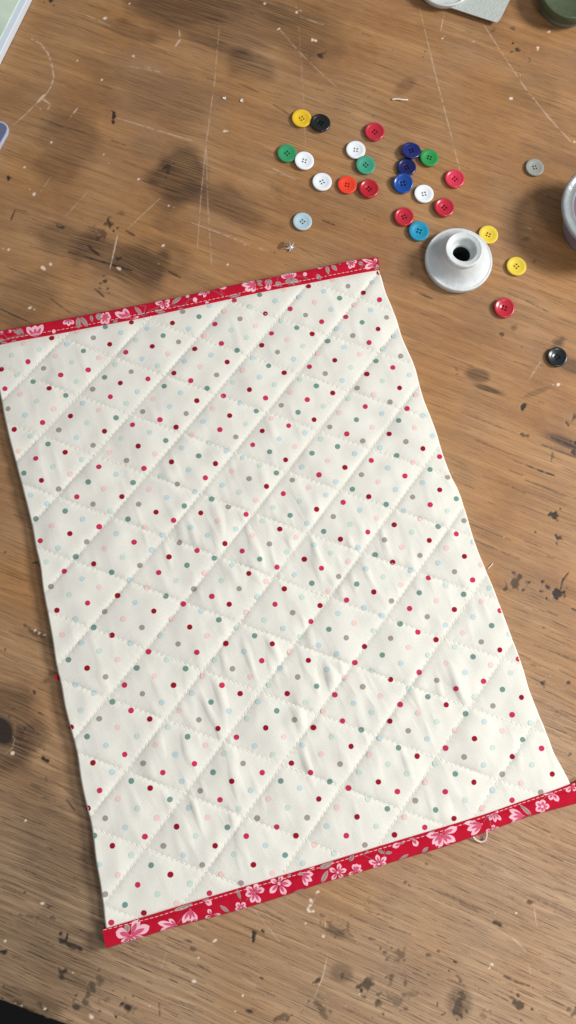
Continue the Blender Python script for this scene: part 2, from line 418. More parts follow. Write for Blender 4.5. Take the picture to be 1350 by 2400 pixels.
for m in [(245, 43, 5.5), (313, 132, 3), (181, 142, 3), (238, 187, 2.6), (120, 334, 3.2), (57, 392, 3.4), (79, 456, 4), (98, 626, 4), (68, 722, 3.2), (118, 619, 2.8),
          (243, 362, 2.6), (255, 383, 2), (324, 420, 2.8), (395, 482, 3.2), (383, 575, 3.6), (534, 620, 3.2), (526, 308, 2.4), (620, 9, 3.2), (655, 67, 2.4), (695, 29, 5),
          (733, 93, 4), (740, 95, 4), (1037, 90, 3), (1110, 97, 2.4), (1260, 111, 3.2), (1288, 74, 3.2), (1196, 231, 3.4), (1346, 332, 4.2), (1308, 902, 3.4), (304, 8, 3),
          (60, 1923, 3.4), (98, 2117, 3), (171, 2280, 3.2), (215, 2384, 4), (350, 2358, 3.4), (456, 2300, 4.6), (465, 2245, 3.2), (569, 2333, 4.6), (727, 2123, 4.6),
          (758, 2195, 3.4), (1210, 2140, 2.6), (1153, 2260, 2.4), (12, 2205, 4), (505, 2203, 3), (551, 2370, 3.4), (746, 2090, 4), (716, 2164, 3), (30, 1765, 4),
          (82, 1477, 4), (92, 1484, 4), (106, 1488, 4), (280, 630, 4.5), (275, 627, 3), (843, 2330, 3), (50, 2358, 3), (105, 2365, 3), (35, 2352, 3), (20, 585, 3.6)]:
    blob(light, m[0], m[1], m[2] * .85, m[2] * .75, 0, 1.0, .7, .3)
for i in range(60):
    px = r2.uniform(-30, 1380); py = r2.uniform(-30, 2430)
    blob(light, px, py, r2.uniform(.8, 1.5), r2.uniform(.8, 1.4), 0, r2.uniform(.2, .5), .7, .3)

# ---- weathered, greyer and paler zones of the board
tt = np.clip((PY - 900) / 1500, 0, 1)
grey[:] = np.clip(.10 + .55 * tt ** 1.2 + .10 * N3, 0, 1)
grey += .65 * np.clip(1 - np.hypot((PX - 60) / 480, (PY - 2150) / 480), 0, 1)
ored = np.clip(.5 + .25 * N3, 0, 1)
fade = (PX > -400) & (PX < 1800)
for a_ in (stain, mark, light, grey):
    np.clip(a_, 0, 1, out=a_)

# table edge at the lower left: a straight sawn edge with rounded lip and worn sides
e0 = unproj(-200., 2273.0); e1 = unproj(170., 2409.5)
ed = (e1 - e0)[:2]; ed /= np.linalg.norm(ed)
en = np.array([ed[1], -ed[0]])
if en[1] > 0: en = -en                               # outward, towards the viewer
S = (X - e0[0]) * en[0] + (Y - e0[1]) * en[1]
S = S + (N2 * .00022 + N1 * .0001)
Z = np.zeros_like(X)
lip = 0.0028
XX, YY = X.copy(), Y.copy()
ov = S + lip
q = np.clip(ov / (lip * 1.5708), 0, 1) * (math.pi / 2)
on = ov > 0
Z[on] = -(lip * (1 - np.cos(q)))[on]
shift = ov - lip * np.sin(q)
XX[on] -= (shift * en[0])[on]; YY[on] -= (shift * en[1])[on]
deep = ov - lip * 1.5708
dn_ = deep > 0
Z[dn_] -= np.minimum(deep, 0.030)[dn_]
# worn dents
Z -= mark * .00022 * (S < -.004)
V = np.stack([XX, YY, Z], -1).reshape(-1, 3)
fq = grid_faces(NX, NY)
dm = deep.ravel()
keep = dm[fq].min(1) < 0.034
fq = fq[keep]

wood = bpy.data.materials.new('worn_wood'); wood.use_nodes = True
nt = wood.node_tree; nd = nt.nodes; lk = nt.links
bs = nd['Principled BSDF']
a1 = nd.new('ShaderNodeAttribute'); a1.attribute_name = 'wear'
a2 = nd.new('ShaderNodeAttribute'); a2.attribute_name = 'grain'
sep = nd.new('ShaderNodeSeparateColor'); lk.new(a1.outputs['Color'], sep.inputs[0])


def vscale(sx, sy, sz=1.0, off=(0, 0, 0)):
    m = nd.new('ShaderNodeMapping'); m.inputs['Scale'].default_value = (sx, sy, sz)
    m.inputs['Location'].default_value = off
    lk.new(a2.outputs['Vector'], m.inputs['Vector']); return m.outputs[0]


def noise(vec, detail=4, rough=.55, dist=0.0, scale=1.0):
    n = nd.new('ShaderNodeTexNoise'); n.inputs['Scale'].default_value = scale
    n.inputs['Detail'].default_value = detail; n.inputs['Roughness'].default_value = rough
    n.inputs['Distortion'].default_value = dist
    lk.new(vec, n.inputs['Vector']); return n.outputs[0]


def mrange(v, a, b, c, d, smooth=False):
    m = nd.new('ShaderNodeMapRange'); m.inputs[1].default_value = a; m.inputs[2].default_value = b
    m.inputs[3].default_value = c; m.inputs[4].default_value = d
    if smooth: m.interpolation_type = 'SMOOTHSTEP'
    lk.new(v, m.inputs[0]); return m.outputs[0]


def math_(op, a, b):
    m = nd.new('ShaderNodeMath'); m.operation = op
    for i, v in enumerate((a, b)):
        if isinstance(v, (int, float)): m.inputs[i].default_value = v
        else: lk.new(v, m.inputs[i])
    return m.outputs[0]


def mixc(f, a, b, mode='MIX'):
    m = nd.new('ShaderNodeMix'); m.data_type = 'RGBA'; m.blend_type = mode
    if isinstance(f, (int, float)): m.inputs[0].default_value = f
    else: lk.new(f, m.inputs[0])
    for i, v in ((6, a), (7, b)):
        if isinstance(v, tuple): m.inputs[i].default_value = v
        else: lk.new(v, m.inputs[i])
    return m.outputs[2]


# grain vector is in millimetres: x along the fibre, y across
band = noise(vscale(.006, .10), 3, .55, 0)
band2 = noise(vscale(.009, .34, 1, (7, 3, 0)), 3, .55, 0)
fibre = noise(vscale(.034, 1.5, 1, (2, 9, 0)), 3, .6)
fine = noise(vscale(.12, 2.8, 1, (5, 1, 0)), 3, .6)
pore = noise(vscale(.042, 1.25, 1, (31, 17, 0)), 3, .6)
blotch = noise(vscale(.022, .03, 1, (4, 4, 0)), 4, .6)
speck = noise(vscale(.9, .9, 1, (1, 2, 0)), 3, .6)
c = mixc(mrange(band, .3, .7, 0, 1), srgb(150, 106, 64), srgb(188, 141, 92))
c = mixc(mrange(band2, .35, .60, .38, 0), c, srgb(132, 88, 50))
c = mixc(mrange(blotch, .45, .67, 0, .55), c, srgb(122, 86, 60))
c = mixc(mrange(fibre, .46, .66, 0, .40), c, srgb(112, 74, 44))
c = mixc(mrange(fine, .42, .62, 0, .26), c, srgb(190, 148, 102))
gy = sep.outputs[2]
blotch2 = noise(vscale(.012, .02, 1, (14, 24, 0)), 3, .55)
c = mixc(mrange(blotch2, .52, .68, 0, .38), c, srgb(146, 110, 86))
# greyed zones
alpha = a1.outputs['Alpha']
pale = mixc(mrange(band2, .3, .7, 0, 1), srgb(144, 118, 92), srgb(196, 165, 130))
pale = mixc(mrange(fibre, .44, .64, 0, .42), pale, srgb(122, 96, 76))
c = mixc(alpha, c, pale)
pm = math_('MULTIPLY', mrange(pore, .59, .66, 0, 1), math_('ADD', math_('MULTIPLY', alpha, .65), .34))
c = mixc(pm, c, srgb(78, 54, 38))
c = mixc(math_('MULTIPLY', mrange(speck, .35, .7, 0, 1), .14), c, srgb(110, 80, 58))
c = mixc(math_('MULTIPLY', sep.outputs[0], mrange(fibre, .35, .65, .55, 1.0)), c, mixc(mrange(fibre, .3, .7, 0, 1), srgb(84, 61, 42), srgb(56, 41, 30)))
c = mixc(math_('MINIMUM', math_('MULTIPLY', sep.outputs[1], 1.05), 0.96), c, srgb(38, 29, 24))
c = mixc(math_('MINIMUM', math_('MULTIPLY', sep.outputs[2], .85), 0.9), c, srgb(232, 214, 196))
lk.new(c, bs.inputs['Base Color'])
lk.new(math_('ADD', mrange(fibre, .3, .7, .34, .54), math_('MULTIPLY', sep.outputs[1], .2)), bs.inputs['Roughness'])
bs.inputs['Specular IOR Level'].default_value = .38
h = math_('ADD', math_('MULTIPLY', pm, -1.2), math_('ADD', math_('MULTIPLY', fibre, .5), math_('MULTIPLY', fine, .35)))
h = math_('ADD', h, math_('MULTIPLY', sep.outputs[2], .6))
bp = nd.new('ShaderNodeBump'); bp.inputs['Strength'].default_value = .55; bp.inputs['Distance'].default_value = .00022
lk.new(h, bp.inputs['Height']); lk.new(bp.outputs[0], bs.inputs['Normal'])

me = np_mesh('wooden_table', V, [fq], [wood])
at = me.attributes.new('wear', 'FLOAT_COLOR', 'POINT')
at.data.foreach_set('color', np.stack([stain, mark, light, grey], -1).astype(np.float32).ravel())
sl = .33 + .11 * np.clip(PY, -400, 2900) / 2400
gv = PY - sl * PX
# grain swings round the knot at the left edge
kr = np.hypot((PX - 5) / 120, (PY - 1710) / 90)
gv = gv + np.sign(PY - 1710) * -38 * np.exp(-kr * 1.2) + 30 * np.exp(-kr ** 2)
kr = np.hypot((PX - 250) / 160, (PY - 610) / 80)
gv = gv + 14 * np.exp(-kr ** 2)
gu = PX + .36 * PY
gv = gv + 1.2 * N3
at = me.attributes.new('grain', 'FLOAT_VECTOR', 'POINT')
at.data.foreach_set('vector', np.stack([gu / 4, gv / 4, np.zeros_like(gu)], -1).astype(np.float32).ravel())
# the vertices on the sides copy their wear from the rim; add dirt there
table = link('wooden_table', me)
tag(table, 'worn brown wooden table top with dark knots, cracks and pale scratches', 'table')

# dark floor far below
fm = mat('floor_dark', srgb(26, 24, 24), rough=.9)
fl = np_mesh('floor', np.array([(-3, -3, -.74), (3, -3, -.74), (3, 3, -.74), (-3, 3, -.74)]), [np.array([[0, 1, 2, 3]])], [fm], smooth=False)
tag(link('floor', fl), 'dark floor under the table', kind='structure')
del fl

# ==================================================================== QUILTED PLACEMAT
# crossings of the two families of quilting seams, photo pixels: (k, m, x, y)
QX = """0 0 385 880 -1 0 272 833 -2 0 142 797 0 -1 459 796 0 1 304 970 -1 1 183 927 -2 1 57 885 1 1 428 1017 1 0 500 926 1 -1 578 835
1 -2 646 744 1 -3 722 669 2 0 626 970 2 1 548 1063 1 2 346 1110 0 2 219 1064 -1 2 98 1021 2 2 471 1158 2 -1 696 883 2 -2 772 783
2 -3 837 696 3 0 748 1011 3 -1 818 922 3 -2 886 825 3 1 672 1107 3 2 598 1202 4 0 866 1051 4 1 794 1150 4 -1 937 957 5 0 991 1094
0 -2 541 709 -1 -1 352 748 0 3 137 1166 1 3 259 1213 2 3 389 1261 3 3 511 1304 4 2 719 1250 4 3 643 1350 5 3 772 1398 5 2 850 1293
6 3 905 1447 6 2 978 1339 6 1 1050 1235 7 3 1041 1496 7 2 1109 1389 8 3 1174 1550 1 4 172 1317 2 4 298 1363 3 4 428 1411 4 4 565 1459
5 4 694 1507 6 4 824 1559 7 4 961 1613 8 4 1100 1661 9 4 1248 1707 2 5 206 1472 3 5 341 1518 4 5 476 1572 5 5 609 1620 6 5 744 1672
7 5 884 1723 8 5 1018 1781 9 5 1168 1824 3 6 252 1635 4 6 389 1691 5 6 524 1743 6 6 657 1791 7 6 799 1847 8 6 941 1896 4 7 296 1808
5 7 433 1861 5 8 344 1985 6 8 480 2044"""
q = np.array(QX.split(), float).reshape(-1, 4)
WP = unproj(q[:, 2], q[:, 3], .0035)[:, :2]


def basis(x, y):
    x = x / .15; y = y / .25
    return np.stack([np.ones_like(x), x, y, x * x, x * y, y * y, x ** 3, x * x * y, x * y * y, y ** 3], -1)


B_ = basis(WP[:, 0], WP[:, 1])
reg = np.diag([0, 0, 0, .05, .05, .05, .3, .3, .3, .3])
ck = np.linalg.solve(B_.T @ B_ + reg, B_.T @ q[:, 0])
cm = np.linalg.solve(B_.T @ B_ + reg, B_.T @ q[:, 1])
print('seam fit', np.abs(B_ @ ck - q[:, 0]).max(), np.abs(B_ @ cm - q[:, 1]).max())


def KM(x, y):
    b = basis(x, y)
    return b @ ck, b @ cm


LE = [(-52, 700), (-25, 800), (-12, 880), (2, 935), (9, 975), (22, 1030), (34, 1075), (46, 1120), (62, 1180), (76, 1240), (84, 1285), (94, 1325), (102, 1390),
      (112, 1440), (123, 1500), (134, 1570), (143, 1605), (153, 1660), (166, 1710), (180, 1765), (190, 1830), (203, 1890), (213, 1930), (224, 2010),
      (236, 2080), (245, 2150), (252, 2215)]
RE = [(880, 606), (893, 645), (905, 688), (921, 725), (934, 760), (944, 795), (958, 826), (972, 858), (981, 890), (993, 935), (1012, 982), (1027, 1025),
      (1040, 1068), (1058, 1115), (1076, 1152), (1092, 1200), (1106, 1248), (1124, 1300), (1145, 1350), (1168, 1408), (1184, 1452), (1206, 1510), (1228, 1572),
      (1238, 1610), (1262, 1670), (1286, 1730), (1298, 1762), (1322, 1806), (1340, 1842), (1350, 1880)]
TI = [(-60, 822), (0, 808), (150, 779), (300, 751), (440, 722), (600, 687), (740, 660), (890, 631)]            # inner edge of the top binding
TO = [(-60, 788), (0, 775), (150, 747), (300, 719), (440, 691), (600, 656), (722, 632), (860, 605), (884, 603)]   # outer
BI = [(242, 2176), (330, 2151), (430, 2121), (550, 2085), (690, 2044), (840, 1999), (960, 1962), (1099, 1921), (1258, 1866), (1338, 1838), (1360, 1829)]
BO = [(254, 2221), (340, 2195), (420, 2171), (550, 2137), (667, 2101), (760, 2070), (840, 2047), (933, 2018), (1060, 1980), (1146, 1949), (1247, 1913), (1320, 1893), (1354, 1884)]


def w2(pts, z):
    a = np.array(pts, float)
    return unproj(a[:, 0], a[:, 1], z)[:, :2]


LEw, REw = w2(LE, .002), w2(RE, .002)
TIw, TOw, BIw, BOw = w2(TI, .004), w2(TO, .002), w2(BI, .004), w2(BO, .002)


def dist_poly(x, y, P):
    d = np.full(x.shape, 9.)
    for a, b in zip(P, P[1:]):
        v = b - a; l2 = v @ v
        t = np.clip(((x - a[0]) * v[0] + (y - a[1]) * v[1]) / l2, 0, 1)
        d = np.minimum(d, np.hypot(x - a[0] - t * v[0], y - a[1] - t * v[1]))
    return d


def resample(P, n):
    """even arc-length resampling with Catmull-Rom smoothing"""
    P = np.asarray(P)
    t = np.concatenate([[0], np.cumsum(np.hypot(*np.diff(P, axis=0).T))])
    u = np.linspace(0, t[-1], n)
    m = np.gradient(P, t, axis=0)
    i = np.clip(np.searchsorted(t, u) - 1, 0, len(t) - 2)
    h_ = (t[i + 1] - t[i])[:, None]; s = ((u - t[i])[:, None]) / h_
    return ((2 * s ** 3 - 3 * s ** 2 + 1) * P[i] + (s ** 3 - 2 * s ** 2 + s) * h_ * m[i]
            + (-2 * s ** 3 + 3 * s ** 2) * P[i + 1] + (s ** 3 - s ** 2) * h_ * m[i + 1])


RS = .0005
wr_ang = math.radians(-72)
wr1 = gfield(768, 1024, 14, 3.6, wr_ang, 21)
wr2 = gfield(768, 1024, 9, 2.0, wr_ang + .22, 22)
wrm = gfield(768, 1024, 24, 24, 0, 23)
wr3 = gfield(768, 1024, 6, 5, 0.4, 24)
wr4 = gfield(768, 1024, 11, 9, 0.4, 25)
LE_lo = resample(LEw, 160); RE_lo = resample(REw, 160)
TH = .0044


def mat_z(x, y, edge=True):
    k, m = KM(x, y)
    fk = np.abs(k - np.round(k)); fm_ = np.abs(m - np.round(m))
    # puffed diamonds: steep seams, full centres
    pk = 1 - np.exp(-fk / .07); pm_ = 1 - np.exp(-fm_ / .05)
    dome = (np.sin(np.pi * np.clip(fk, 0, .5)) ** .6) * (np.sin(np.pi * np.clip(fm_, 0, .5)) ** .6)
    puff = .00072 * np.minimum(pk, pm_ * .66 + .34) + .0007 * dome
    px, py = proj(np.stack([x, y, np.full_like(x, .004)], -1))
    amp = np.clip(.25 + .75 * np.exp(-((px - 760) / 420) ** 2 - ((py - 1560) / 420) ** 2) + .25 * np.clip((py - 1200) / 900, 0, 1), 0, 1.2)
    cx, cy = x / RS + 400, y / RS + 500
    r1 = bil(wr1, cx, cy); r2_ = bil(wr2, cx, cy); mm = bil(wrm, cx, cy)
    ridged = np.clip(r1 - .4, 0, 3) * 1.0 + .22 * np.clip(r2_ - .8, 0, 3) + .35 * r1
    keep_ = (.25 + .75 * pk * pm_)
    rip = .00006 * np.cos(2 * np.pi * 11 * m) * np.exp(-fk / .07) + .00005 * np.cos(2 * np.pi * 10 * k) * np.exp(-fm_ / .07)
    z = TH - .0007 + puff + rip * (fk + fm_ > .04) + .00030 * amp * ridged * keep_ * np.clip(.8 + .5 * mm, .1, 1.6) + .00010 * bil(wr3, cx, cy) * keep_ + .00030 * bil(wr4, cx, cy) * keep_
    # compressed next to the bindings
    db = np.minimum(dist_poly(x, y, TIw), dist_poly(x, y, BIw))
    z = .0030 + (z - .0030) * (1 - .75 * np.exp(-db / .004))
    beyond = np.maximum(np.interp(px, [p[0] for p in TI], [p[1] for p in TI]) - py, py - np.interp(px, [p[0] for p in BI], [p[1] for p in BI]))
    ov_ = np.clip(beyond / 6, 0, 1)
    z = z * (1 - ov_) + .0026 * ov_
    if edge:
        d = np.minimum(dist_poly(x, y, LE_lo), dist_poly(x, y, RE_lo))
        z = z + (.0018 + .0014 * np.clip((py - 1900) / 250, 0, 1)) * np.exp(-dist_poly(x, y, LE_lo) / .012) * np.clip((py - 800) / 500, .3, 1)
        e = np.clip(d / .0015, 0, 1)
        z = z * np.sqrt(np.clip(1 - (1 - e) ** 2, 0, 1)) * (.86 + .14 * np.clip(d / .012, 0, 1)) + .0001
    return z


_zx, _zy = np.arange(-.24, .26, .0004), np.arange(-.32, .24, .0004)
_gx, _gy = np.meshgrid(_zx, _zy)
ZR = mat_z(_gx, _gy)


def zfast(x, y):
    return bil(ZR, (np.asarray(x) + .24) / .0004, (np.asarray(y) + .32) / .0004)


NU, NV = 560, 760
u = np.linspace(0, 1, NU - 24)
u = np.concatenate([[0], np.array([.0006, .0014, .0024, .0036, .005, .0066, .0084, .0104, .0126, .015, .0175]) * .55, u[1:-1] * .976 + .012,
                    1 - np.array([.0006, .0014, .0024, .0036, .005, .0066, .0084, .0104, .0126, .015, .0175])[::-1] * .55, [1]])
NU = len(u)
# sides trimmed to lie between the bindings, and slipped a little under them
Ls = resample(LEw, 600); Rs_ = resample(REw, 600)
il0 = np.argmin(np.hypot(*(Ls - w2([(-22, 800)], .002)[0]).T)); ir0 = np.argmin(np.hypot(*(Rs_ - w2([(888, 628)], .002)[0]).T))
il1 = np.argmin(np.hypot(*(Ls - w2([(246, 2182)], .002)[0]).T)); ir1 = np.argmin(np.hypot(*(Rs_ - w2([(1340, 1844)], .002)[0]).T))
Lt = resample(Ls[il0:il1 + 1], NV); Rt = resample(Rs_[ir0:ir1 + 1], NV)
P = Lt[:, None, :] * (1 - u)[None, :, None] + Rt[:, None, :] * u[None, :, None]
# seams pull the sides in slightly
zz = mat_z(P[..., 0], P[..., 1])
wpos = np.dstack([P, zz])
cV = [wpos.reshape(-1, 3)]
cF = [grid_faces(NU, NV)]
cM = [np.zeros(len(cF[0]), int)]
voff = NU * NV
tF, tM = [], []


def add_faces(Vn, Fn, mi):
    """append small faces (triangles or quads) to the cloth mesh lists"""
    global voff
    Vn = np.asarray(Vn); Fn = np.asarray(Fn)
    cV.append(Vn); cF.append(Fn + voff); cM.append(np.full(len(Fn), mi)); voff += len(Vn)


DOTS = {
 'a': (0, 700, 2.7, "75,358S 178,399C 10,448D 110,483S 32,570C 52,697T 130,605P 234,649S 161,737B 270,784C 91,828D 195,870S 118,964P 305,920G 227,1011C 413,972D 152,1104G 263,1150D 338,1064S 445,1110P 520,1018S 373,1205T 195,1243B 302,1297B 229,1394G 413,1344G 330,1437P 443,1487D 256,1532C 370,1579B 328,250D 251,321S 150,283P 426,287B 352,363P 277,441T 385,483C 211,525G 312,567D 418,612G 457,403S 486,524S 529,331G 592,248T 695,289D 628,373P 559,451C 490,210P 667,179G 767,214B 832,150D 863,261S 797,339C 731,418S 663,498G 588,573T 525,661B 447,743D 342,698P 373,831T 486,880B 553,785S 626,705P 699,621C 762,534D 831,462T 901,380B 964,302D 1033,234G 1092,154D 933,189B 1157,83T 1260,114G 1195,190B 1131,274T 1065,348P 1000,424S 937,508C 871,589B 802,663S 735,754G 662,839D 590,928T 626,1064C 736,1112B 843,1164G 660,1202P 559,1160G 487,1254C 590,1300T 699,1346S 772,1253D 525,1395B 629,1443C 738,1487B 551,1539T 664,1582P 849,1541C 964,1590B 811,1395G 919,1446P 1030,1495B 878,1301T 988,1351D 1099,1403C 946,1208P 1058,1258B 1167,1312G 1271,1356D 1208,1447B 1316,1497B 1137,1544T 1248,1594C 768,884S 696,972P 802,1024T 912,1074C 875,933D 981,982P 839,798C 948,846B 1050,898G 904,715T 1013,766C 1115,813D 972,634P 1077,682B 1179,727T 1040,554G 1145,595B 1246,646D 1101,471D 1208,519C 1312,567G 1169,395B 1270,431P 1233,318D 1295,237P 1337,357B 1217,861P 1326,911S 1153,945B 1258,995G 1086,1033D 1195,1083B 1300,1134C 1018,1122S 1123,1174T 1235,1223B 1288,777B 1326,45B"),
 'b': (400, 650, 2.7, "77,217T 180,248G 13,288D 115,327B 246,181B 404,146C 342,215P 281,296C 215,372P 153,453D 90,530B 22,606D 50,410T 564,111G 663,149B 719,80P 873,57D 813,126B 757,200C 702,276S 639,355C 577,430D 522,512B 457,588P 396,665S 335,751C 268,829P 208,911B 138,996P 73,1081S 7,1167D 503,185S 440,263T 384,333S 322,419C 256,493S 190,566P 128,655C 65,730B 5,816S 600,231D 540,307P 481,382S 421,463G 358,536D 292,618T 232,702G 166,781D 99,862T 36,947D 970,88B 912,157P 855,239T 799,319G 737,394P 677,473T 621,560G 563,633B 499,711D 1027,18P 1123,56T 1070,132G 1016,203B 956,281C 896,358D 838,435S 780,517B 719,604D 659,680S 601,764C 543,846G 478,927S 413,1010T 441,797B 374,875D 312,964C 245,1047S 179,1131G 114,1218B 43,1309T 1220,98D 1163,173P 1109,251C 1052,325B 995,404G 933,483P 879,566C 819,646S 758,728P 701,810T 640,892P 580,972D 520,1060C 456,1142B 389,1226P 328,1315B 260,1404G 191,1490D 128,1583B 1276,30B 1322,142C 1267,206B 1212,285G 1153,369T 1100,441B 1039,525D 979,609T 923,687G 865,774C 807,854G 747,939C 688,1021B 627,1104G 566,1191S 497,1274T 434,1360S 366,1452T 299,1540P 235,1615S 354,1098B 284,1179D 220,1268C 155,1359B 87,1448G 18,1538C 1313,327D 1256,413C 1198,486P 1142,570S 1087,653B 1026,732D 968,816S 908,901D 851,984B 789,1070P 728,1155D 670,1238G 607,1323D 541,1411P 478,1500C 414,1592B 1346,452S 1301,530G 1242,612D 1182,701T 1127,769S 1068,857P 1008,947T 952,1023S 895,1113G 833,1200B 771,1283T 713,1369C 650,1456S 583,1542S 1343,655S 1286,741P 1232,818C 1176,901G 1115,991C 1057,1071G 996,1160P 939,1250C 875,1330P 817,1417S 757,1506G 691,1593D 1338,863B 1277,948P 1217,1035T 1165,1116B 1103,1203D 1047,1294B 983,1378B 924,1468D 865,1556B 1325,1078B 1270,1159C 1208,1249T 1151,1341G 1092,1424C 1030,1514T 969,1608G 1315,1294P 1254,1388D 1199,1474B 1138,1563S 1304,1523P 1248,1612C"),
 'c': (850, 600, 2.7, "103,107D 61,165B 8,234D 107,277C 52,341S 152,389T 2,421G 98,462D 41,549C 200,508B 139,587S 242,633T 87,665G 191,706C 27,747D 131,790S 297,753B 234,835D 70,878P 174,924T 338,879P 282,966C 17,954C 122,998B 229,1041G 331,1086P 383,1012B 442,1137B 61,1083P 168,1126D 274,1175T 382,1219D 487,1270C 6,1170T 109,1214S 216,1263G 320,1307P 427,1352G 539,1400T 55,1294C 161,1341B 268,1392C 379,1434B 488,1480D 593,1536G 100,1429P 209,1478B 317,1525T 428,1574C 537,1612S 39,1523D 149,1572G 260,1612B"),
 'd': (0, 1250, 2.7, "295,181S 409,240C 325,337T 440,388S 522,287B 482,148G 594,193D 708,246G 630,341P 746,394D 555,441C 361,487D 480,542B 396,641P 665,495T 595,595G 710,645D 516,693B 631,745S 435,800G 747,799P 552,853D 669,908T 480,958B 596,1012B 513,1119S 367,912D 450,1227D 713,1066G 629,1173T 747,1228P 552,1286G 673,1342B 790,1399C 589,1452D 711,1510B 830,1121C 948,1175D 870,1284S 986,1340P 907,1455T 1031,1514C 832,1567G 951,1612D 789,960C 902,1015T 1026,1070B 867,852G 979,905P 1099,961D 1216,1012B 1138,1122P 1259,1180T 1066,1226S 1188,1287G 1303,1341P 1111,1398B 1231,1458C 1152,1568B 941,749C 1057,799S 1175,856G 1284,903P 1336,1068G 828,696B 899,596T 1017,645B 1128,700T 1246,753C 781,542P 857,438B 974,492D 1088,543P 1201,593D 1313,648P 933,345P 1051,398G 1161,447C 1275,492B 823,297B 887,203T 1005,248C 1117,299S 1229,352T 776,150S 1070,149D 1184,202G 1296,251P 1341,399C 850,55C 964,105B 1138,59T 1248,108C"),
 'e': (450, 1250, 2.7, "254,202B 360,254D 472,304P 585,351D 697,404S 811,457D 926,507B 1028,568P 1150,615S 1258,664T 33,109C 142,157G 79,252P 188,299S 299,350T 414,401B 526,449C 638,502T 753,558C 867,607G 977,661T 1092,716D 1205,770G 1322,823B 126,399C 236,449D 345,500P 460,549S 577,602B 687,654S 803,708B 917,762B 1031,818C 1141,870S 1257,925D 171,547G 284,596S 397,648G 509,699D 621,751P 737,804D 857,861B 969,914P 1081,971T 1194,1029P 1318,1083C 98,648P 215,697D 330,748B 442,806C 558,853B 670,909T 790,967G 905,1022C 1024,1076B 1139,1132S 1252,1188D 31,752C 145,802S 257,857T 371,909P 488,960S 603,1014D 719,1070S 832,1125P 953,1187C 1072,1243G 1189,1297B 1308,1357G 100,12S 209,65D 318,112C 430,163G 539,214C 650,263B 759,316G 865,367P 979,422C 1091,472B 1204,521B 1317,573G 383,15P 491,67T 602,118S 711,164D 820,221C 929,273T 1043,321G 1151,371D 1263,428T 662,25P 776,72B 881,124S 989,178P 1103,223B 1211,275S 1323,327P 940,37D 1052,89B 1160,136G 1270,183D 1220,41T 1330,87P 1113,2C 69,904P 190,961C 305,1014D 421,1065B 537,1123G 649,1180T 769,1229D 885,1287S 1007,1348D 1123,1401P 1243,1461S 5,1012B 120,1069G 237,1124B 350,1174S 467,1231D 582,1288P 701,1341B 818,1397P 938,1460T 1059,1512S 1180,1573D 44,1181T 165,1235D 282,1290C 399,1345B 513,1400S 630,1454D 751,1514C 873,1571G 991,1612C 88,1342P 207,1394S 324,1456T 445,1514C 563,1567G 683,1612B 17,1458C 134,1512G 252,1569D"),
 'f': (850, 1200, 2.7, "89,38P 200,81D 312,128S 422,180D 33,131C 140,176T 250,221P 363,275T 80,271G 190,318D 304,369B 417,417C 526,465S 639,521G 752,566P 869,624C 365,43P 478,92G 593,139C 642,55T 531,228P 644,281D 700,190B 478,322B 582,378T 696,430C 803,481S 750,333P 24,358B 131,410S 243,461P 359,511G 469,561P 581,617D 700,665B 817,719G 928,773B 72,506D 184,562T 297,611C 409,663T 526,716B 636,765P 751,822T 868,873D 985,930C 11,607B 124,657B 236,710G 350,760C 465,808D 583,854S 699,916G 812,968P 939,1018S 69,750S 181,801T 292,856P 414,907S 530,956P 649,1015B 765,1071C 885,1123G 1005,1173D 13,852D 125,906G 242,958B 357,1014C 470,1065T 591,1118C 707,1170S 825,1227T 946,1283C 1063,1335S 61,1006S 178,1060D 293,1115B 413,1169G 529,1220D 651,1276G 771,1327B 884,1384P 1012,1440G 1132,1496C 3,1108T 115,1165P 237,1219C 350,1272P 470,1328S 586,1381P 708,1434D 825,1491S 946,1547D 1073,1600S 58,1268S 173,1324D 289,1384T 409,1437B 525,1494C 643,1550T 766,1602B 109,1431B 228,1492G 345,1545D 460,1592S 42,1535P 163,1592S"),
 'g': (0, 1800, 2.7, "711,24B 631,142C 557,255D 832,82G 749,196P 952,139D 1076,199G 873,255S 995,315P 667,318T 795,376B 918,434C 1152,83B 1031,30C 1268,144T 1198,252B 1313,313P 1118,371D 1240,431S 1035,493T 1162,551B 1281,613T 598,428G 712,492D 834,551S 629,611B 957,615G 1079,674D 1204,731S 1326,792C 748,677P 872,739C 999,798S 1120,856P 667,799T 792,866G 911,917D 705,978C 1345,28G"),
 'h': (450, 1780, 2.7, "16,27C 134,82G 252,138D 373,195B 484,250P 608,306S 730,368T 854,422B 977,482C 1095,541T 323,25T 445,82C 562,136G 683,190B 803,250D 919,304P 1045,363D 1168,423S 1282,477D 631,23D 751,82C 873,140G 991,195C 1115,251S 1237,312G 1346,366P 938,29T 1058,80S 1180,142D 1300,203C 1244,30B 53,199T 178,255C 297,311S 414,371T 537,427C 658,482D 777,539P 901,595S 98,367P 225,429G 344,485C 467,544B 590,605G 704,657B 25,485S 147,546D 268,600S 389,666D 510,720P 65,667T 187,726P 310,783T 111,846C"),
 'i': (750, 1780, 2.25, "107,25T 207,67S 309,117D 407,169C 504,217T 610,266G 707,311D 361,25B 459,75S 557,120P 661,170C 765,215S 858,257P 604,20S 714,76G 812,120D 911,162B 1013,215C 862,30B 961,77T 1062,124P 1165,172T 1118,30S 1225,77D 195,302D 298,351S 393,397D 450,306P 553,358C 53,117G 151,162C 254,211S 356,259G 91,253P 37,351B 139,401C 237,450T 75,495S"),
}
dots = []
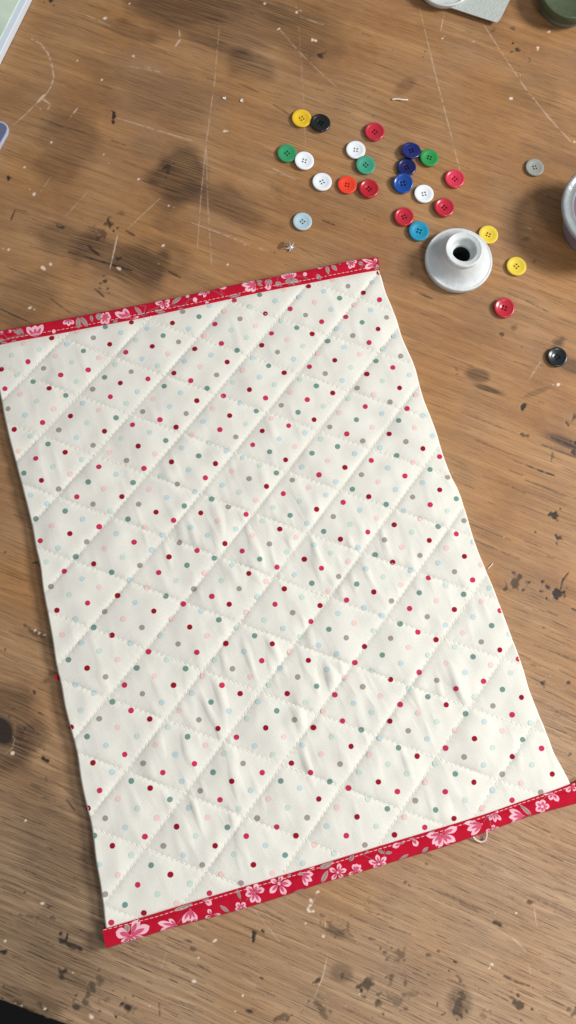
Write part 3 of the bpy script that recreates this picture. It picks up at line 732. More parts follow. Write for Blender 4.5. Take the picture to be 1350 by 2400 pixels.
for ox, oy, sc_, txt in DOTS.values():
    for it in txt.split():
        xx, yy = it[:-1].split(',')
        px, py = ox + float(xx) / sc_, oy + float(yy) / sc_
        for d in dots:
            if abs(d[0] - px) < 11 and abs(d[1] - py) < 11:
                break
        else:
            dots.append((px, py, it[-1]))
print('dots', len(dots))
DCOL = {'D': (150, 8, 36), 'C': (198, 46, 84), 'P': (236, 202, 195), 'S': (198, 216, 207), 'B': (190, 211, 214), 'G': (112, 148, 138), 'T': (160, 150, 144)}
DKEY = list(DCOL)
cloth = weave_mat('cream_cotton', srgb(226, 224, 215), var=.03)
dmats = [weave_mat('dot_print_' + n, srgb(*DCOL[k]), var=.05, sheen=.05) for k, n in zip(DKEY, ('wine', 'crimson', 'pink', 'sage', 'pale_blue', 'teal', 'taupe'))]
thread = mat('seam_thread', srgb(240, 237, 224), rough=.7, sheen=.3)

LEp, REp = w2(LE, .002), w2(RE, .002)
ND = 14
for px, py, ck_ in dots:
    p = unproj(px, py, .0045)
    for _ in range(2):
        zq = float(zfast(np.array([p[0]]), np.array([p[1]]))[0])
        p = unproj(px, py, zq)
    r = .00152 * random.uniform(.96, 1.04)
    th = np.linspace(0, 2 * np.pi, ND, endpoint=False)
    ring = [np.array([[p[0], p[1]]])]
    sx = random.uniform(.96, 1.05)
    for f_ in (.5, .82, 1.0):
        ring.append(np.stack([p[0] + r * f_ * sx * np.cos(th), p[1] + r * f_ * np.sin(th)], 1))
    xy = np.concatenate(ring)
    # keep the print inside the cloth
    d = np.minimum(dist_poly(xy[:, 0], xy[:, 1], LE_lo), dist_poly(xy[:, 0], xy[:, 1], RE_lo))
    zq = mat_z(xy[:, 0], xy[:, 1])
    off_ = np.where(d < .0012, -.0001, .00013)
    dk_, dm2 = KM(xy[:, 0], xy[:, 1])
    off_ = off_ + .00022 * (np.exp(-np.abs(dk_ - np.round(dk_)) / .05) + .6 * np.exp(-np.abs(dm2 - np.round(dm2)) / .05)) * (off_ > 0)
    Vn = np.column_stack([xy, zq + off_])
    fs = []
    for j in range(ND):
        k2 = (j + 1) % ND
        fs.append((0, 1 + j, 1 + k2, 1 + k2))
        for rr in range(2):
            a_ = 1 + rr * ND
            fs.append((a_ + j, a_ + ND + j, a_ + ND + k2, a_ + k2))
    fs = np.array(fs)
    mi = 1 + DKEY.index(ck_)
    tri = np.array([(0, 1 + j, 1 + (j + 1) % ND) for j in range(ND)])
    quad = np.array([f for f in fs.tolist() if f[2] != f[3]])
    add_faces(Vn, tri, mi)
    base = voff - len(Vn)
    cF.append(quad + base); cM.append(np.full(len(quad), mi))


def in_mat(x, y):
    px, py = proj(np.array([x, y, .004]))
    L = np.interp(py, [p[1] for p in LE], [p[0] for p in LE])
    Rr = np.interp(py, [p[1] for p in RE], [p[0] for p in RE])
    tp = np.interp(px, [p[0] for p in TI], [p[1] for p in TI])
    bt = np.interp(px, [p[0] for p in BI], [p[1] for p in BI])
    return L + 3 < px < Rr - 3 and tp < py < bt


def stitch(a, b, zf, wdt, rise, mi, adder):
    """one stitch: a rounded spindle sunk into the cloth between a and b (xy)"""
    a = np.array(a); b = np.array(b); d = b - a; L = np.linalg.norm(d)
    if L < 1e-6: return
    d /= L; n = np.array([-d[1], d[0]])
    st = [(-.0, .35), (.18, .9), (.5, 1.0), (.82, .9), (1.0, .35)]
    Vn, fs = [], []
    za, zm, zb = [float(zf(*(a + (b - a) * t))) for t in (0, .5, 1)]
    for t, w_ in st:
        c0 = a + (b - a) * t
        zc = (za * (1 - t) + zb * t) * .5 + zm * .5
        sag = rise * math.sin(math.pi * (t * .8 + .1))
        for q_ in range(6):
            an = q_ * math.pi / 3
            o = n * math.cos(an) * wdt * w_
            Vn.append((c0[0] + o[0], c0[1] + o[1], zc + sag + math.sin(an) * wdt * .6 * w_))
    for i in range(4):
        for q_ in range(6):
            r_ = (q_ + 1) % 6
            fs.append((i * 6 + q_, i * 6 + r_, i * 6 + 6 + r_, i * 6 + 6 + q_))
    fs.append((5, 4, 3, 0)); fs.append((0, 3, 2, 1)); fs.append((24, 25, 26, 27)); fs.append((24, 27, 28, 29))
    adder(Vn, fs, mi)


# quilting seams: march along k = const and m = const
# numeric inverse of KM by Newton steps
def invKM(k, m, x, y):
    for _ in range(8):
        k0, m0 = KM(np.array(x), np.array(y))
        e = 1e-4
        kx, mx = KM(np.array(x + e), np.array(y)); ky, my = KM(np.array(x), np.array(y + e))
        J = np.array([[(kx - k0) / e, (ky - k0) / e], [(mx - m0) / e, (my - m0) / e]], float)
        dx = np.linalg.solve(J, np.array([k - k0, m - m0], float))
        dx *= min(1, .03 / max(np.linalg.norm(dx), 1e-9))
        x, y = x + dx[0], y + dx[1]
    return x, y


zfun = lambda x, y: zfast(np.array([x]), np.array([y]))[0]
nst = 0
for fam in (0, 1):
    for n_ in range(-5, 13):
        pts = []
        x, y = None, None
        for s_ in np.arange(-6, 13, .25):
            k_, m_ = (n_, s_) if fam == 0 else (s_, n_)
            # seed from nearest known crossing
            if x is None:
                i = np.argmin((q[:, 0] - k_) ** 2 + (q[:, 1] - m_) ** 2)
                if (q[i, 0] - k_) ** 2 + (q[i, 1] - m_) ** 2 > 5: continue
                x, y = WP[i]
            x, y = invKM(k_, m_, x, y)
            if abs(x) > .5 or abs(y) > .6: x = None; continue
            pts.append((x, y))
        if len(pts) < 3: continue
        pts = np.array(pts)
        seg = np.hypot(*np.diff(pts, axis=0).T)
        if seg.max() > .03: pts = pts[:np.argmax(seg > .03) + 1] if np.argmax(seg > .03) > 5 else pts
        if len(pts) < 3: continue
        Ltot = np.hypot(*np.diff(pts, axis=0).T).sum()
        n2 = int(Ltot / .00285)
        pp = resample(pts, n2)
        for a, b in zip(pp, pp[1:]):
            d = b - a
            mid = (a + b) / 2
            if not in_mat(*mid): continue
            jit = np.array([random.gauss(0, .00006), random.gauss(0, .00006)])
            stitch(a + d * .08 + jit, b - d * .08 + jit, zfun, .00025, .00014, 8, add_faces)
            nst += 1
print('stitches', nst)

placemat = empty('quilted_placemat', tuple(unproj(680., 1400., 0.)))
tag(placemat, 'cream quilted cotton mat with coloured polka dots and red floral bound ends', 'placemat')
me = np_mesh('quilted_cloth', np.concatenate(cV), cF, [cloth] + dmats + [thread], np.concatenate(cM))
link('quilted_cloth', me, placemat)


# ------------------------------------------------------------------ floral bindings
red = weave_mat('red_cotton', srgb(184, 6, 42), var=.07, sheen=.05, diag=True)
p_pale = weave_mat('print_pale_pink', srgb(238, 186, 199), var=.04, sheen=.05)
p_pink = weave_mat('print_rose', srgb(206, 84, 116), var=.06, sheen=.05)
p_grey = weave_mat('print_grey_leaf', srgb(168, 146, 142), var=.06, sheen=.05)
p_dgrey = weave_mat('print_grey_stem', srgb(142, 96, 98), var=.06, sheen=.05)
p_white = mat('binding_thread', srgb(240, 225, 222), rough=.6, sheen=.2)


class Binding:
    def __init__(self, inner, outer, n=420, nv=26, lift=0.0, seed=1):
        self.lift = lift
        self.I = resample(inner, n); self.O = resample(outer, n)
        self.n, self.nv = n, nv
        self.V, self.Fs, self.M, self.off = [], [], [], 0
        self.rip = gfield(1024, 64, 18, 6, 0, seed)
        self.rip2 = gfield(1024, 64, 5, 5, 0, seed + 5)
        t = np.concatenate([np.linspace(0, 1, nv)])
        t = t ** .9
        tt = np.concatenate([[-.0], t, ])
        s = np.linspace(0, 1, n)
        S_, T_ = np.meshgrid(s, t)
        xy = self.xy(S_, T_)
        z = self.z(S_, T_)
        g = np.dstack([xy, z])
        # hem: inner edge turned down on the cloth, outer edge tucked under
        lo = g[0].copy(); lo[:, 2] = .0024
        hi = g[-1].copy(); hi[:, 2] = .0002
        g = np.concatenate([lo[None], g, hi[None]])
        self.add(g.reshape(-1, 3), grid_faces(n, nv + 2), 0)
        # closed ends: thin hem faces
        for e in (0, n - 1):
            col = g[:, e, :]
            bot = col.copy(); bot[:, 2] = .0001
            m_ = len(col)
            Vn = np.concatenate([col, bot])
            self.add(Vn, [(i, i + 1, i + 1 + m_, i + m_) for i in range(m_ - 1)], 0)

    def add(self, V, Fs, mi):
        self.V.append(np.asarray(V, float)); self.Fs.append(np.asarray(Fs) + self.off)
        self.M.append(np.full(len(Fs), mi)); self.off += len(V)

    def xy(self, s, t):
        i = np.clip(s, 0, 1) * (self.n - 1)
        i0 = np.clip(np.floor(i).astype(int), 0, self.n - 2); f = (i - i0)[..., None]
        a = self.I[i0] * (1 - f) + self.I[i0 + 1] * f
        b = self.O[i0] * (1 - f) + self.O[i0 + 1] * f
        return a * (1 - np.asarray(t)[..., None]) + b * np.asarray(t)[..., None]

    def z(self, s, t):
        t = np.asarray(t, float)
        body = .0043 + .0006 * np.sin(np.pi * np.clip((t - .22) / .7, 0, 1)) - .0005 * np.exp(-((t - .2) / .07) ** 2) - .0002 * np.exp(-(t / .06) ** 2)
        e = np.clip((1 - t) / .22, 0, 1)
        body = body + self.lift * np.exp(-np.asarray(s) * 12)
        prof = body * (.12 + .88 * np.sqrt(np.clip(1 - (1 - e) ** 2, 0, 1)))
        x_ = np.asarray(s) * 1000
        return prof + (bil(self.rip, x_, t * 20) * .00012 + bil(self.rip2, x_, t * 20) * .00006) * np.clip(e * 1.5, 0, 1)

    def st(self, px, py):
        """photo pixel -> (s, t) on the strip"""
        p = unproj(px, py, .0043)[..., :2]
        p = np.atleast_2d(p)
        mid = self.I * .5 + self.O * .5
        out = []
        for q_ in p:
            i = int(np.argmin(np.hypot(mid[:, 0] - q_[0], mid[:, 1] - q_[1])))
            for _ in range(2):
                i = min(max(i, 1), self.n - 2)
                ax = self.I[i + 1] - self.I[i - 1]; ax /= np.linalg.norm(ax)
                c0 = self.I[i] * .5 + self.O[i] * .5
                wv = self.O[i] - self.I[i]
                M2 = np.array([ax, wv]).T
                ds, dt = np.linalg.solve(M2, q_ - self.I[i])
                stp = np.linalg.norm(mid[i + 1] - mid[i - 1]) / 2
                i2 = i + ds / stp
                i = int(round(i2))
            out.append((i2 / (self.n - 1), dt))
        return np.array(out)

    def shape(self, pxy, mi, lift, layers=3):
        """star-shaped outline in photo pixels printed on the strip, clipped to its edges"""
        st = self.st(np.array([p[0] for p in pxy], float), np.array([p[1] for p in pxy], float))
        c0 = st.mean(0)
        if c0[1] < -.15 or c0[1] > 1.15: return
        c0[1] = min(max(c0[1], .04), .96)
        st[:, 1] = np.clip(st[:, 1], .015, .985); st[:, 0] = np.clip(st[:, 0], .0004, .9996)
        n = len(st)
        rings = [c0[None]] + [c0 + (st - c0) * f for f in (np.arange(1, layers + 1) / layers)]
        a = np.concatenate(rings)
        V = np.column_stack([self.xy(a[:, 0], a[:, 1]), self.z(a[:, 0], a[:, 1]) + lift])
        self.add(V, [(0, 1 + j, 1 + (j + 1) % n) for j in range(n)], mi)
        base = self.off - len(V)
        qd = []
        for r_ in range(layers - 1):
            o = 1 + r_ * n
            for j in range(n):
                k = (j + 1) % n
                qd.append((o + j, o + n + j, o + n + k, o + k))
        if qd:
            self.Fs.append(np.array(qd) + base); self.M.append(np.full(len(qd), mi))

    def drop(self, b, tip, wd, mi, lift, fat=.62, notch=0.0):
        b = np.array(b, float); tip = np.array(tip, float)
        d = tip - b; L = np.linalg.norm(d); d /= L; nrm = np.array([-d[1], d[0]])
        pts = []
        N = 9
        for sg in (1, -1):
            rr = range(N + 1) if sg == 1 else range(N - 1, 0, -1)
            for i in rr:
                t = i / N
                w_ = wd / 2 * (math.sin(math.pi * t ** (math.log(.5) / math.log(fat)))) ** .8
                pts.append(b + d * L * t + nrm * sg * w_)
        self.shape(pts, mi, lift)

    def petal(self, b, tip, wd, fat=.66):
        b = np.array(b, float); tip = np.array(tip, float)
        self.drop(b, tip, wd * 1.12, 1, .00010, fat)
        self.drop(b + (tip - b) * .04, b + (tip - b) * .74, wd * .52, 2, .00015, .55)

    def leaf(self, b, tip, wd):
        b = np.array(b, float); tip = np.array(tip, float)
        self.drop(b, tip, wd, 3, .00008, .5)
        self.stem([b, b + (tip - b) * .85], 1.1, .00012)

    def stem(self, pts, wd=1.6, lift=.00006):
        for a, b in zip(pts, pts[1:]):
            a = np.array(a, float); b = np.array(b, float)
            d = b - a; L = np.linalg.norm(d)
            if L < .5: continue
            d /= L; nn = np.array([-d[1], d[0]]) * wd / 2
            k = max(2, int(L / 4))
            top = [a + d * L * i / k + nn for i in range(k + 1)]
            bot = [a + d * L * i / k - nn for i in range(k, -1, -1)]
            for i in range(k):
                self.shape([top[i], top[i + 1], bot[k - i - 1], bot[k - i]], 4, lift, 1)

    def berry(self, c0, r, mi=1, lift=.00017):
        self.shape([(c0[0] + r * math.cos(t), c0[1] + r * math.sin(t)) for t in np.linspace(0, 2 * np.pi, 12, endpoint=False)], mi, lift, 2)

    def flower(self, tf, c0, tips, wd, centre=None):
        c0 = tf(c0)
        for i, tp in enumerate(tips):
            w_ = wd[i] if isinstance(wd, (list, tuple)) else wd
            self.petal(c0, tf(tp), w_ * tf.k)
        if centre: self.berry(c0, centre * tf.k)

    def finish(self, name, parent, label):
        me = np_mesh(name, np.concatenate(self.V), self.Fs, [red, p_pale, p_pink, p_grey, p_dgrey], np.concatenate(self.M))
        o = link(name, me, parent)
        tag(o, label)
        return o


class TF:
    def __init__(self, ox, oy, s):
        self.o, self.s, self.k = (ox, oy), s, 1 / s

    def __call__(self, p):
        return np.array([self.o[0] + p[0] / self.s, self.o[1] + p[1] / self.s])


def leaves(B, tf, lst):
    for a, b, w_ in lst: B.leaf(tf(a), tf(b), w_ * tf.k)


def stems(B, tf, lst):
    for p in lst: B.stem([tf(a) for a in p])


top = Binding(TIw, TOw, seed=31)
A = TF(0, 700, 4.5)
stems(top, A, [[(45, 385), (95, 430)], [(40, 445), (90, 415), (150, 400), (290, 378)], [(200, 385), (150, 440)], [(260, 390), (240, 410)]])
leaves(top, A, [((220, 385), (130, 330), 30), ((228, 375), (178, 318), 26), ((252, 380), (206, 310), 28), ((10, 470), (20, 415), 30), ((15, 470), (75, 462), 26), ((110, 460), (190, 450), 34)])
top.berry(A((22, 365)), 5.2, 2); top.berry(A((18, 352)), 2.6, 1)
top.petal(A((75, 360)), A((125, 340)), 7)
top.flower(A, (375, 415), [(285, 300), (455, 275)], 60); top.petal(A((375, 412)), A((372, 283)), 15)
top.berry(A((568, 346)), 4.6)
top.flower(A, (725, 222), [(668, 272), (725, 292), (782, 268)], 38)
leaves(top, A, [((828, 195), (826, 318), 52), ((850, 195), (928, 298), 50), ((958, 175), (977, 248), 34), ((1052, 155), (1038, 230), 70), ((1190, 248), (1240, 228), 34)])
top.flower(A, (1110, 195), [(1070, 172), (1150, 150), (1172, 200), (1072, 268), (1140, 268)], 46)
top.petal(A((1345, 215)), A((1212, 148)), 12); top.petal(A((1350, 205)), A((1308, 104)), 11)
Bz = TF(280, 650, 4.22)
top.flower(Bz, (115, 412), [(45, 312), (0, 350), (195, 383)], [42, 38, 22])
leaves(top, Bz, [((228, 375), (148, 293), 38), ((465, 352), (345, 328), 40), ((515, 268), (618, 188), 44), ((880, 172), (882, 128), 28), ((1070, 190), (1200, 172), 34), ((575, 322), (640, 312), 26)])
stems(top, Bz, [[(235, 385), (262, 285)], [(235, 385), (300, 330), (400, 292)], [(505, 272), (600, 290), (660, 262), (688, 222), (742, 215)], [(910, 125), (1030, 190)], [(1000, 130), (1030, 190)], [(690, 225), (675, 195)], [(200, 285), (262, 285)]])
top.flower(Bz, (440, 268), [(352, 256), (385, 238), (496, 222), (496, 285), (415, 310)], 38)
top.berry(Bz((673, 187)), 4.6); top.berry(Bz((748, 226)), 5.2); top.berry(Bz((866, 252)), 4)
top.flower(Bz, (862, 138), [(778, 180), (835, 205)], 28)
top.petal(Bz((950, 100)), Bz((1062, 98)), 11)
Cz = TF(580, 590, 4.22)
top.flower(Cz, (85, 330), [(-85, 282), (-60, 335), (0, 305), (-25, 385), (45, 398), (30, 262)], [40, 42, 40, 46, 40, 26])
leaves(top, Cz, [((88, 300), (150, 298), 26), ((92, 318), (152, 340), 26), ((85, 298), (112, 278), 20), ((208, 278), (178, 330), 42), ((206, 278), (238, 330), 42), ((306, 298), (284, 342), 38), ((306, 298), (332, 345), 34),
                 ((430, 272), (368, 312), 36), ((430, 272), (408, 328), 32), ((430, 272), (462, 328), 32), ((430, 272), (514, 300), 34), ((680, 226), (728, 272), 38), ((780, 136), (802, 228), 38), ((828, 132), (884, 192), 42), ((905, 118), (920, 130), 18), ((1095, 108), (1142, 132), 40), ((1268, 128), (1305, 162), 30), ((1250, 160), (1300, 172), 24)])
top.petal(Cz((206, 305)), Cz((204, 380)), 12)
stems(top, Cz, [[(215, 275), (260, 246), (325, 240)], [(302, 300), (294, 262), (322, 240)], [(480, 240), (545, 246), (620, 280)], [(1110, 175), (1140, 138), (1172, 130)]])
top.flower(Cz, (415, 272), [(330, 236), (368, 214), (412, 198), (452, 200), (482, 212)], 38)
top.berry(Cz((568, 226)), 4.8)
top.petal(Cz((760, 150)), Cz((690, 165)), 6)
top.flower(Cz, (1025, 112), [(975, 112), (1082, 94), (1008, 172), (1055, 158), (1028, 86)], 36)
top.flower(Cz, (1262, 122), [(1130, 78), (1180, 92), (1160, 160), (1268, 66)], [30, 34, 44, 30])
TB = top.finish('binding', placemat, 'red floral binding along the upper edge')

bot = Binding(BIw, BOw, lift=.0028, seed=41)
D = TF(230, 2080, 4.22)
leaves(bot, D, [((302, 432), (284, 352), 60), ((742, 232), (935, 160), 48), ((1030, 128), (1100, 112), 24), ((1300, 248), (1205, 172), 40)])
bot.flower(D, (330, 462), [(402, 298), (512, 372), (180, 428), (235, 556), (362, 528), (462, 498)], [74, 84, 92, 60, 50, 40])
bot.flower(D, (785, 372), [(592, 342), (612, 432), (700, 305)], [54, 58, 40])
bot.flower(D, (912, 205), [(838, 350), (916, 348), (975, 330)], 52)
stems(bot, D, [[(852, 268), (785, 352)]])
bot.petal(D((1040, 118)), D((1125, 165)), 12)
bot.flower(D, (1125, 268), [(1088, 210), (1060, 308), (1215, 266)], [38, 40, 28])
E = TF(520, 2000, 4.22)
leaves(bot, E, [((185, 452), (148, 352), 34), ((755, 215), (800, 188), 34), ((960, 152), (1105, 82), 60), ((982, 298), (1048, 165), 50), ((690, 408), (815, 352), 28), ((1270, 80), (1302, 12), 44), ((640, 245), (688, 195), 20)])
bot.flower(E, (325, 388), [(240, 335), (232, 408), (292, 485), (376, 492), (420, 350), (348, 296)], 50)
bot.flower(E, (190, 536), [(142, 485), (228, 480), (132, 558), (248, 545)], 42, 10)
bot.flower(E, (565, 298), [(482, 262), (592, 214), (690, 292), (630, 412), (474, 390)], [46, 44, 60, 56, 56], 16)
bot.flower(E, (788, 205), [(846, 320), (892, 272), (905, 205)], 44)
bot.petal(E((830, 152)), E((918, 128)), 7)
bot.flower(E, (1145, 186), [(1062, 150), (1166, 98), (1232, 158), (1196, 250), (1088, 265)], 42, 12)
bot.flower(E, (1325, 175), [(1300, 105), (1350, 108), (1252, 212)], 34)
stems(bot, E, [[(265, 430), (240, 465)], [(1180, 212), (1260, 215)], [(185, 452), (188, 470)]])
G = TF(800, 1920, 4.22)
leaves(bot, G, [((78, 415), (122, 340), 34), ((430, 335), (362, 312), 30), ((430, 335), (502, 325), 32), ((568, 408), (665, 344), 34), ((798, 334), (855, 272), 40), ((590, 250), (628, 212), 26), ((240, 310), (275, 335), 26), ((665, 195), (735, 190), 18), ((870, 130), (925, 112), 22)])
stems(bot, G, [[(192, 335), (250, 372), (318, 402)], [(428, 335), (422, 268)], [(425, 340), (425, 372)], [(50, 552), (10, 552)]])
bot.flower(G, (370, 444), [(268, 412), (350, 348), (442, 370), (448, 440), (318, 478)], 42, 14)
bot.flower(G, (140, 522), [(112, 446), (150, 436), (190, 448), (74, 550), (210, 505)], 34)
bot.petal(G((606, 232)), G((506, 276)), 11); bot.petal(G((706, 185)), G((748, 266)), 13)
bot.flower(G, (985, 142), [(842, 166), (1148, 84), (1128, 218), (1068, 252), (955, 288), (896, 245)], [56, 60, 62, 54, 74, 46])
H = TF(1060, 1820, 4.655)
bot.flower(H, (332, 512), [(132, 508), (158, 584), (206, 640)], [50, 56, 56])
stems(bot, H, [[(340, 490), (402, 430)], [(405, 400), (412, 530)], [(790, 440), (862, 434)], [(1000, 240), (1030, 215)], [(950, 245), (935, 215)]])
bot.flower(H, (455, 395), [(402, 476), (465, 496), (530, 474), (500, 372)], 36)
bot.flower(H, (440, 572), [(446, 524), (364, 596), (516, 556)], [38, 34, 28], 12)
bot.flower(H, (788, 428), [(622, 364), (614, 442), (645, 514)], [54, 60, 54])
leaves(bot, H, [((870, 432), (738, 308), 46)])
bot.flower(H, (978, 326), [(908, 280), (990, 250), (1058, 325), (985, 398), (908, 370)], 56, 17)
bot.flower(H, (1090, 172), [(1068, 258), (1156, 270), (995, 195)], [50, 54, 30])
bot.flower(H, (1312, 112), [(1242, 162), (1350, 150), (1325, 60)], [48, 48, 34])
BB = bot.finish('binding', placemat, 'red floral binding along the lower edge')


def seam_line(B, t0, parent, name, s0=.0, s1=1.0, t_fun=None):
    Vs, Fs, off = [], [], [0]

    def ad(Vn, fs, mi):
        Vs.append(np.array(Vn)); Fs.append(np.array(fs) + off[0]); off[0] += len(Vn)
    L = np.hypot(*np.diff(B.I, axis=0).T).sum()
    n = int(L / .0027)
    for i in range(n):
        sa = (i + .1) / n; sb = (i + .86) / n
        ta = t0 + .018 * math.sin(i * .21) + (t_fun(sa) if t_fun else 0)
        a = B.xy(np.array([sa]), np.array([ta]))[0]; b = B.xy(np.array([sb]), np.array([ta]))[0]
        zc = float(B.z(np.array([sa]), np.array([max(ta, 0)]))[0])
        stitch(a, b, lambda x, y: zc, .00015, .00006, 0, ad)
    me = np_mesh(name, np.concatenate(Vs), Fs, [p_white])
    return link(name, me, parent)


seam_line(top, .24, TB, 'edge_stitching')
seam_line(bot, .13, BB, 'edge_stitching', t_fun=lambda s: -.06 * max(0, (s - .78) / .22) - .12 * max(0, .1 - s) / .1)


# little hanging loop under the lower binding
def tube(pts, r, seg=8, m=None, name='tube', rf=None):
    P_ = resample3(pts)
    n = len(P_)
    V_, f = [], []
    up = np.array([0, 0, 1.])
    for i in range(n):
        d = P_[min(i + 1, n - 1)] - P_[max(i - 1, 0)]; d /= np.linalg.norm(d)
        s = np.cross(d, up); s /= max(np.linalg.norm(s), 1e-9); t = np.cross(s, d)
        rr = r * (rf(i / (n - 1)) if rf else 1)
        for k in range(seg):
            a = 2 * math.pi * k / seg
            V_.append(P_[i] + (s * math.cos(a) + t * math.sin(a)) * rr)
    for i in range(n - 1):
        for k in range(seg):
            l = (k + 1) % seg
            f.append((i * seg + k, i * seg + l, i * seg + seg + l, i * seg + seg + k))
    V_.append(P_[0]); V_.append(P_[-1])
    f.extend([(len(V_) - 2, (k + 1) % seg, k, k) for k in range(seg)])
    q4 = np.array([x for x in f if x[2] != x[3]])
    t3 = np.array([(len(V_) - 2, (k + 1) % seg, k) for k in range(seg)] + [(len(V_) - 1, (n - 1) * seg + k, (n - 1) * seg + (k + 1) % seg) for k in range(seg)])
    return np_mesh(name, np.array(V_), [q4, t3], [m])


def resample3(P, n=None):
    P = np.array(P, float)
    t = np.concatenate([[0], np.cumsum(np.linalg.norm(np.diff(P, axis=0), axis=1))])
    n = n or max(8, len(P) * 8)
    u_ = np.linspace(0, t[-1], n)
    m = np.gradient(P, t, axis=0)
    i = np.clip(np.searchsorted(t, u_) - 1, 0, len(t) - 2)
    h_ = (t[i + 1] - t[i])[:, None]; s = ((u_ - t[i])[:, None]) / h_
    return ((2 * s ** 3 - 3 * s ** 2 + 1) * P[i] + (s ** 3 - 2 * s ** 2 + s) * h_ * m[i]
            + (-2 * s ** 3 + 3 * s ** 2) * P[i + 1] + (s ** 3 - s ** 2) * h_ * m[i + 1])


def pz(px, py, z): return unproj(float(px), float(py), z)


cord = mat('pink_white_cord', srgb(226, 198, 192), rough=.8, bump=(2500, .0002), var=.1, vscale=1500)
loop = tube([pz(1107, 1955, .003), pz(1110, 1963, .002), pz(1118, 1970, .0014), pz(1128, 1973, .0012), pz(1136, 1970, .0014), pz(1140, 1960, .002), pz(1140, 1946, .003)], .00055, m=cord, name='hanging_loop')
link('hanging_loop', loop, placemat)
# loose thread tails where the seams end
tl = tube([pz(252, 2172, .0046), pz(258, 2164, .0052), pz(252, 2174, .0048), pz(247, 2186, .0040)], .00014, seg=5, m=p_white, name='thread_tail')
link('thread_tail', tl, placemat)

# ==================================================================== BUTTONS
def button_mesh(name, m, flat=False):
    """11.6 mm sew-through button, unit radius 1 -> scaled"""
    prof = [(0, .055), (.30, .055), (.62, .02), (.86, .05), (.96, .14), (1.0, .24), (.985, .32), (.93, .375), (.86, .385), (.79, .36), (.72, .315), (.55, .285), (.40, .275), (.34, .24), (.2, .225), (0, .22)]
    if flat:
        prof = [(0, .055), (.30, .055), (.66, .02), (.90, .06), (.97, .14), (1.0, .22), (.995, .28), (.965, .325), (.92, .335), (.80, .325), (.70, .318), (.62, .300), (.54, .272), (.42, .258), (.30, .25), (.2, .248), (0, .247)]
    me = lathe_mesh(name + '_raw', prof, m, 56)
    ob = bpy.data.objects.new('tmp_body', me); COL.objects.link(ob)
    cv, cf, o = [], [], 0
    for i in range(4):
        a = math.pi / 4 + i * math.pi / 2
        V_, f = lathe([(0, -.2), (.104, -.2), (.104, .6), (0, .6)], 14)
        V_[:, 0] += math.cos(a) * .205; V_[:, 1] += math.sin(a) * .205
        cv.append(V_); cf.append(f + o); o += len(V_)
    mc = np_mesh('tmp_cut', np.concatenate(cv), cf, [m])
    b = bmesh.new(); b.from_mesh(mc); bmesh.ops.remove_doubles(b, verts=b.verts, dist=1e-6)
    bmesh.ops.recalc_face_normals(b, faces=b.faces); b.to_mesh(mc); b.free()
    oc = bpy.data.objects.new('tmp_cut', mc); COL.objects.link(oc)
    md = ob.modifiers.new('b', 'BOOLEAN'); md.operation = 'DIFFERENCE'; md.object = oc; md.solver = 'EXACT'
    dg = bpy.context.evaluated_depsgraph_get(); dg.update()
    res = bpy.data.meshes.new_from_object(ob.evaluated_get(dg))
    res.name = name
    bpy.data.objects.remove(ob); bpy.data.objects.remove(oc)
    for p in res.polygons: p.use_smooth = True
    res.set_sharp_from_angle(angle=math.radians(50))
    return res


def bmat(n, c_, rough=.28, trans=0.0, coat=.4):
    m = mat('button_' + n, srgb(*c_), rough=rough, spec=.5, trans=trans, coat=coat, var=.05, vscale=500)
    m.node_tree.nodes['Principled BSDF'].inputs['Coat Roughness'].default_value = .18
    return m


base_btn = button_mesh('button', bmat('base', (200, 200, 200)))
flat_btn = button_mesh('button', bmat('base', (200, 200, 200)), flat=True)
FLAT = {'yellow', 'lemon', 'white', 'emerald', 'mint', 'paleblue', 'cyan', 'green', 'clear', 'orange'}
BM = {'yellow': (230, 190, 36), 'black': (10, 11, 14), 'emerald': (48, 150, 98), 'white': (232, 238, 244), 'red': (186, 32, 54), 'mint': (58, 152, 122),
      'orange': (232, 62, 34), 'deepred': (176, 16, 36), 'navy': (14, 30, 104), 'midnight': (8, 18, 84), 'blue': (8, 68, 150), 'paleblue': (176, 200, 212),
      'cyan': (18, 140, 178), 'green': (34, 140, 66), 'coral': (212, 50, 78), 'clear': (176, 178, 172), 'lemon': (226, 198, 62), 'blueblack': (16, 24, 32)}
bmeshes = {}
for k_, v_ in BM.items():
    mm = (flat_btn if k_ in FLAT else base_btn).copy(); mm.name = 'button'
    mm.materials.clear(); mm.materials.append(bmat(k_, v_, rough=.45 if k_ in FLAT else .3, coat=.1 if k_ in FLAT else .35, trans=.35 if k_ == 'clear' else 0.0))
    bmeshes[k_] = mm
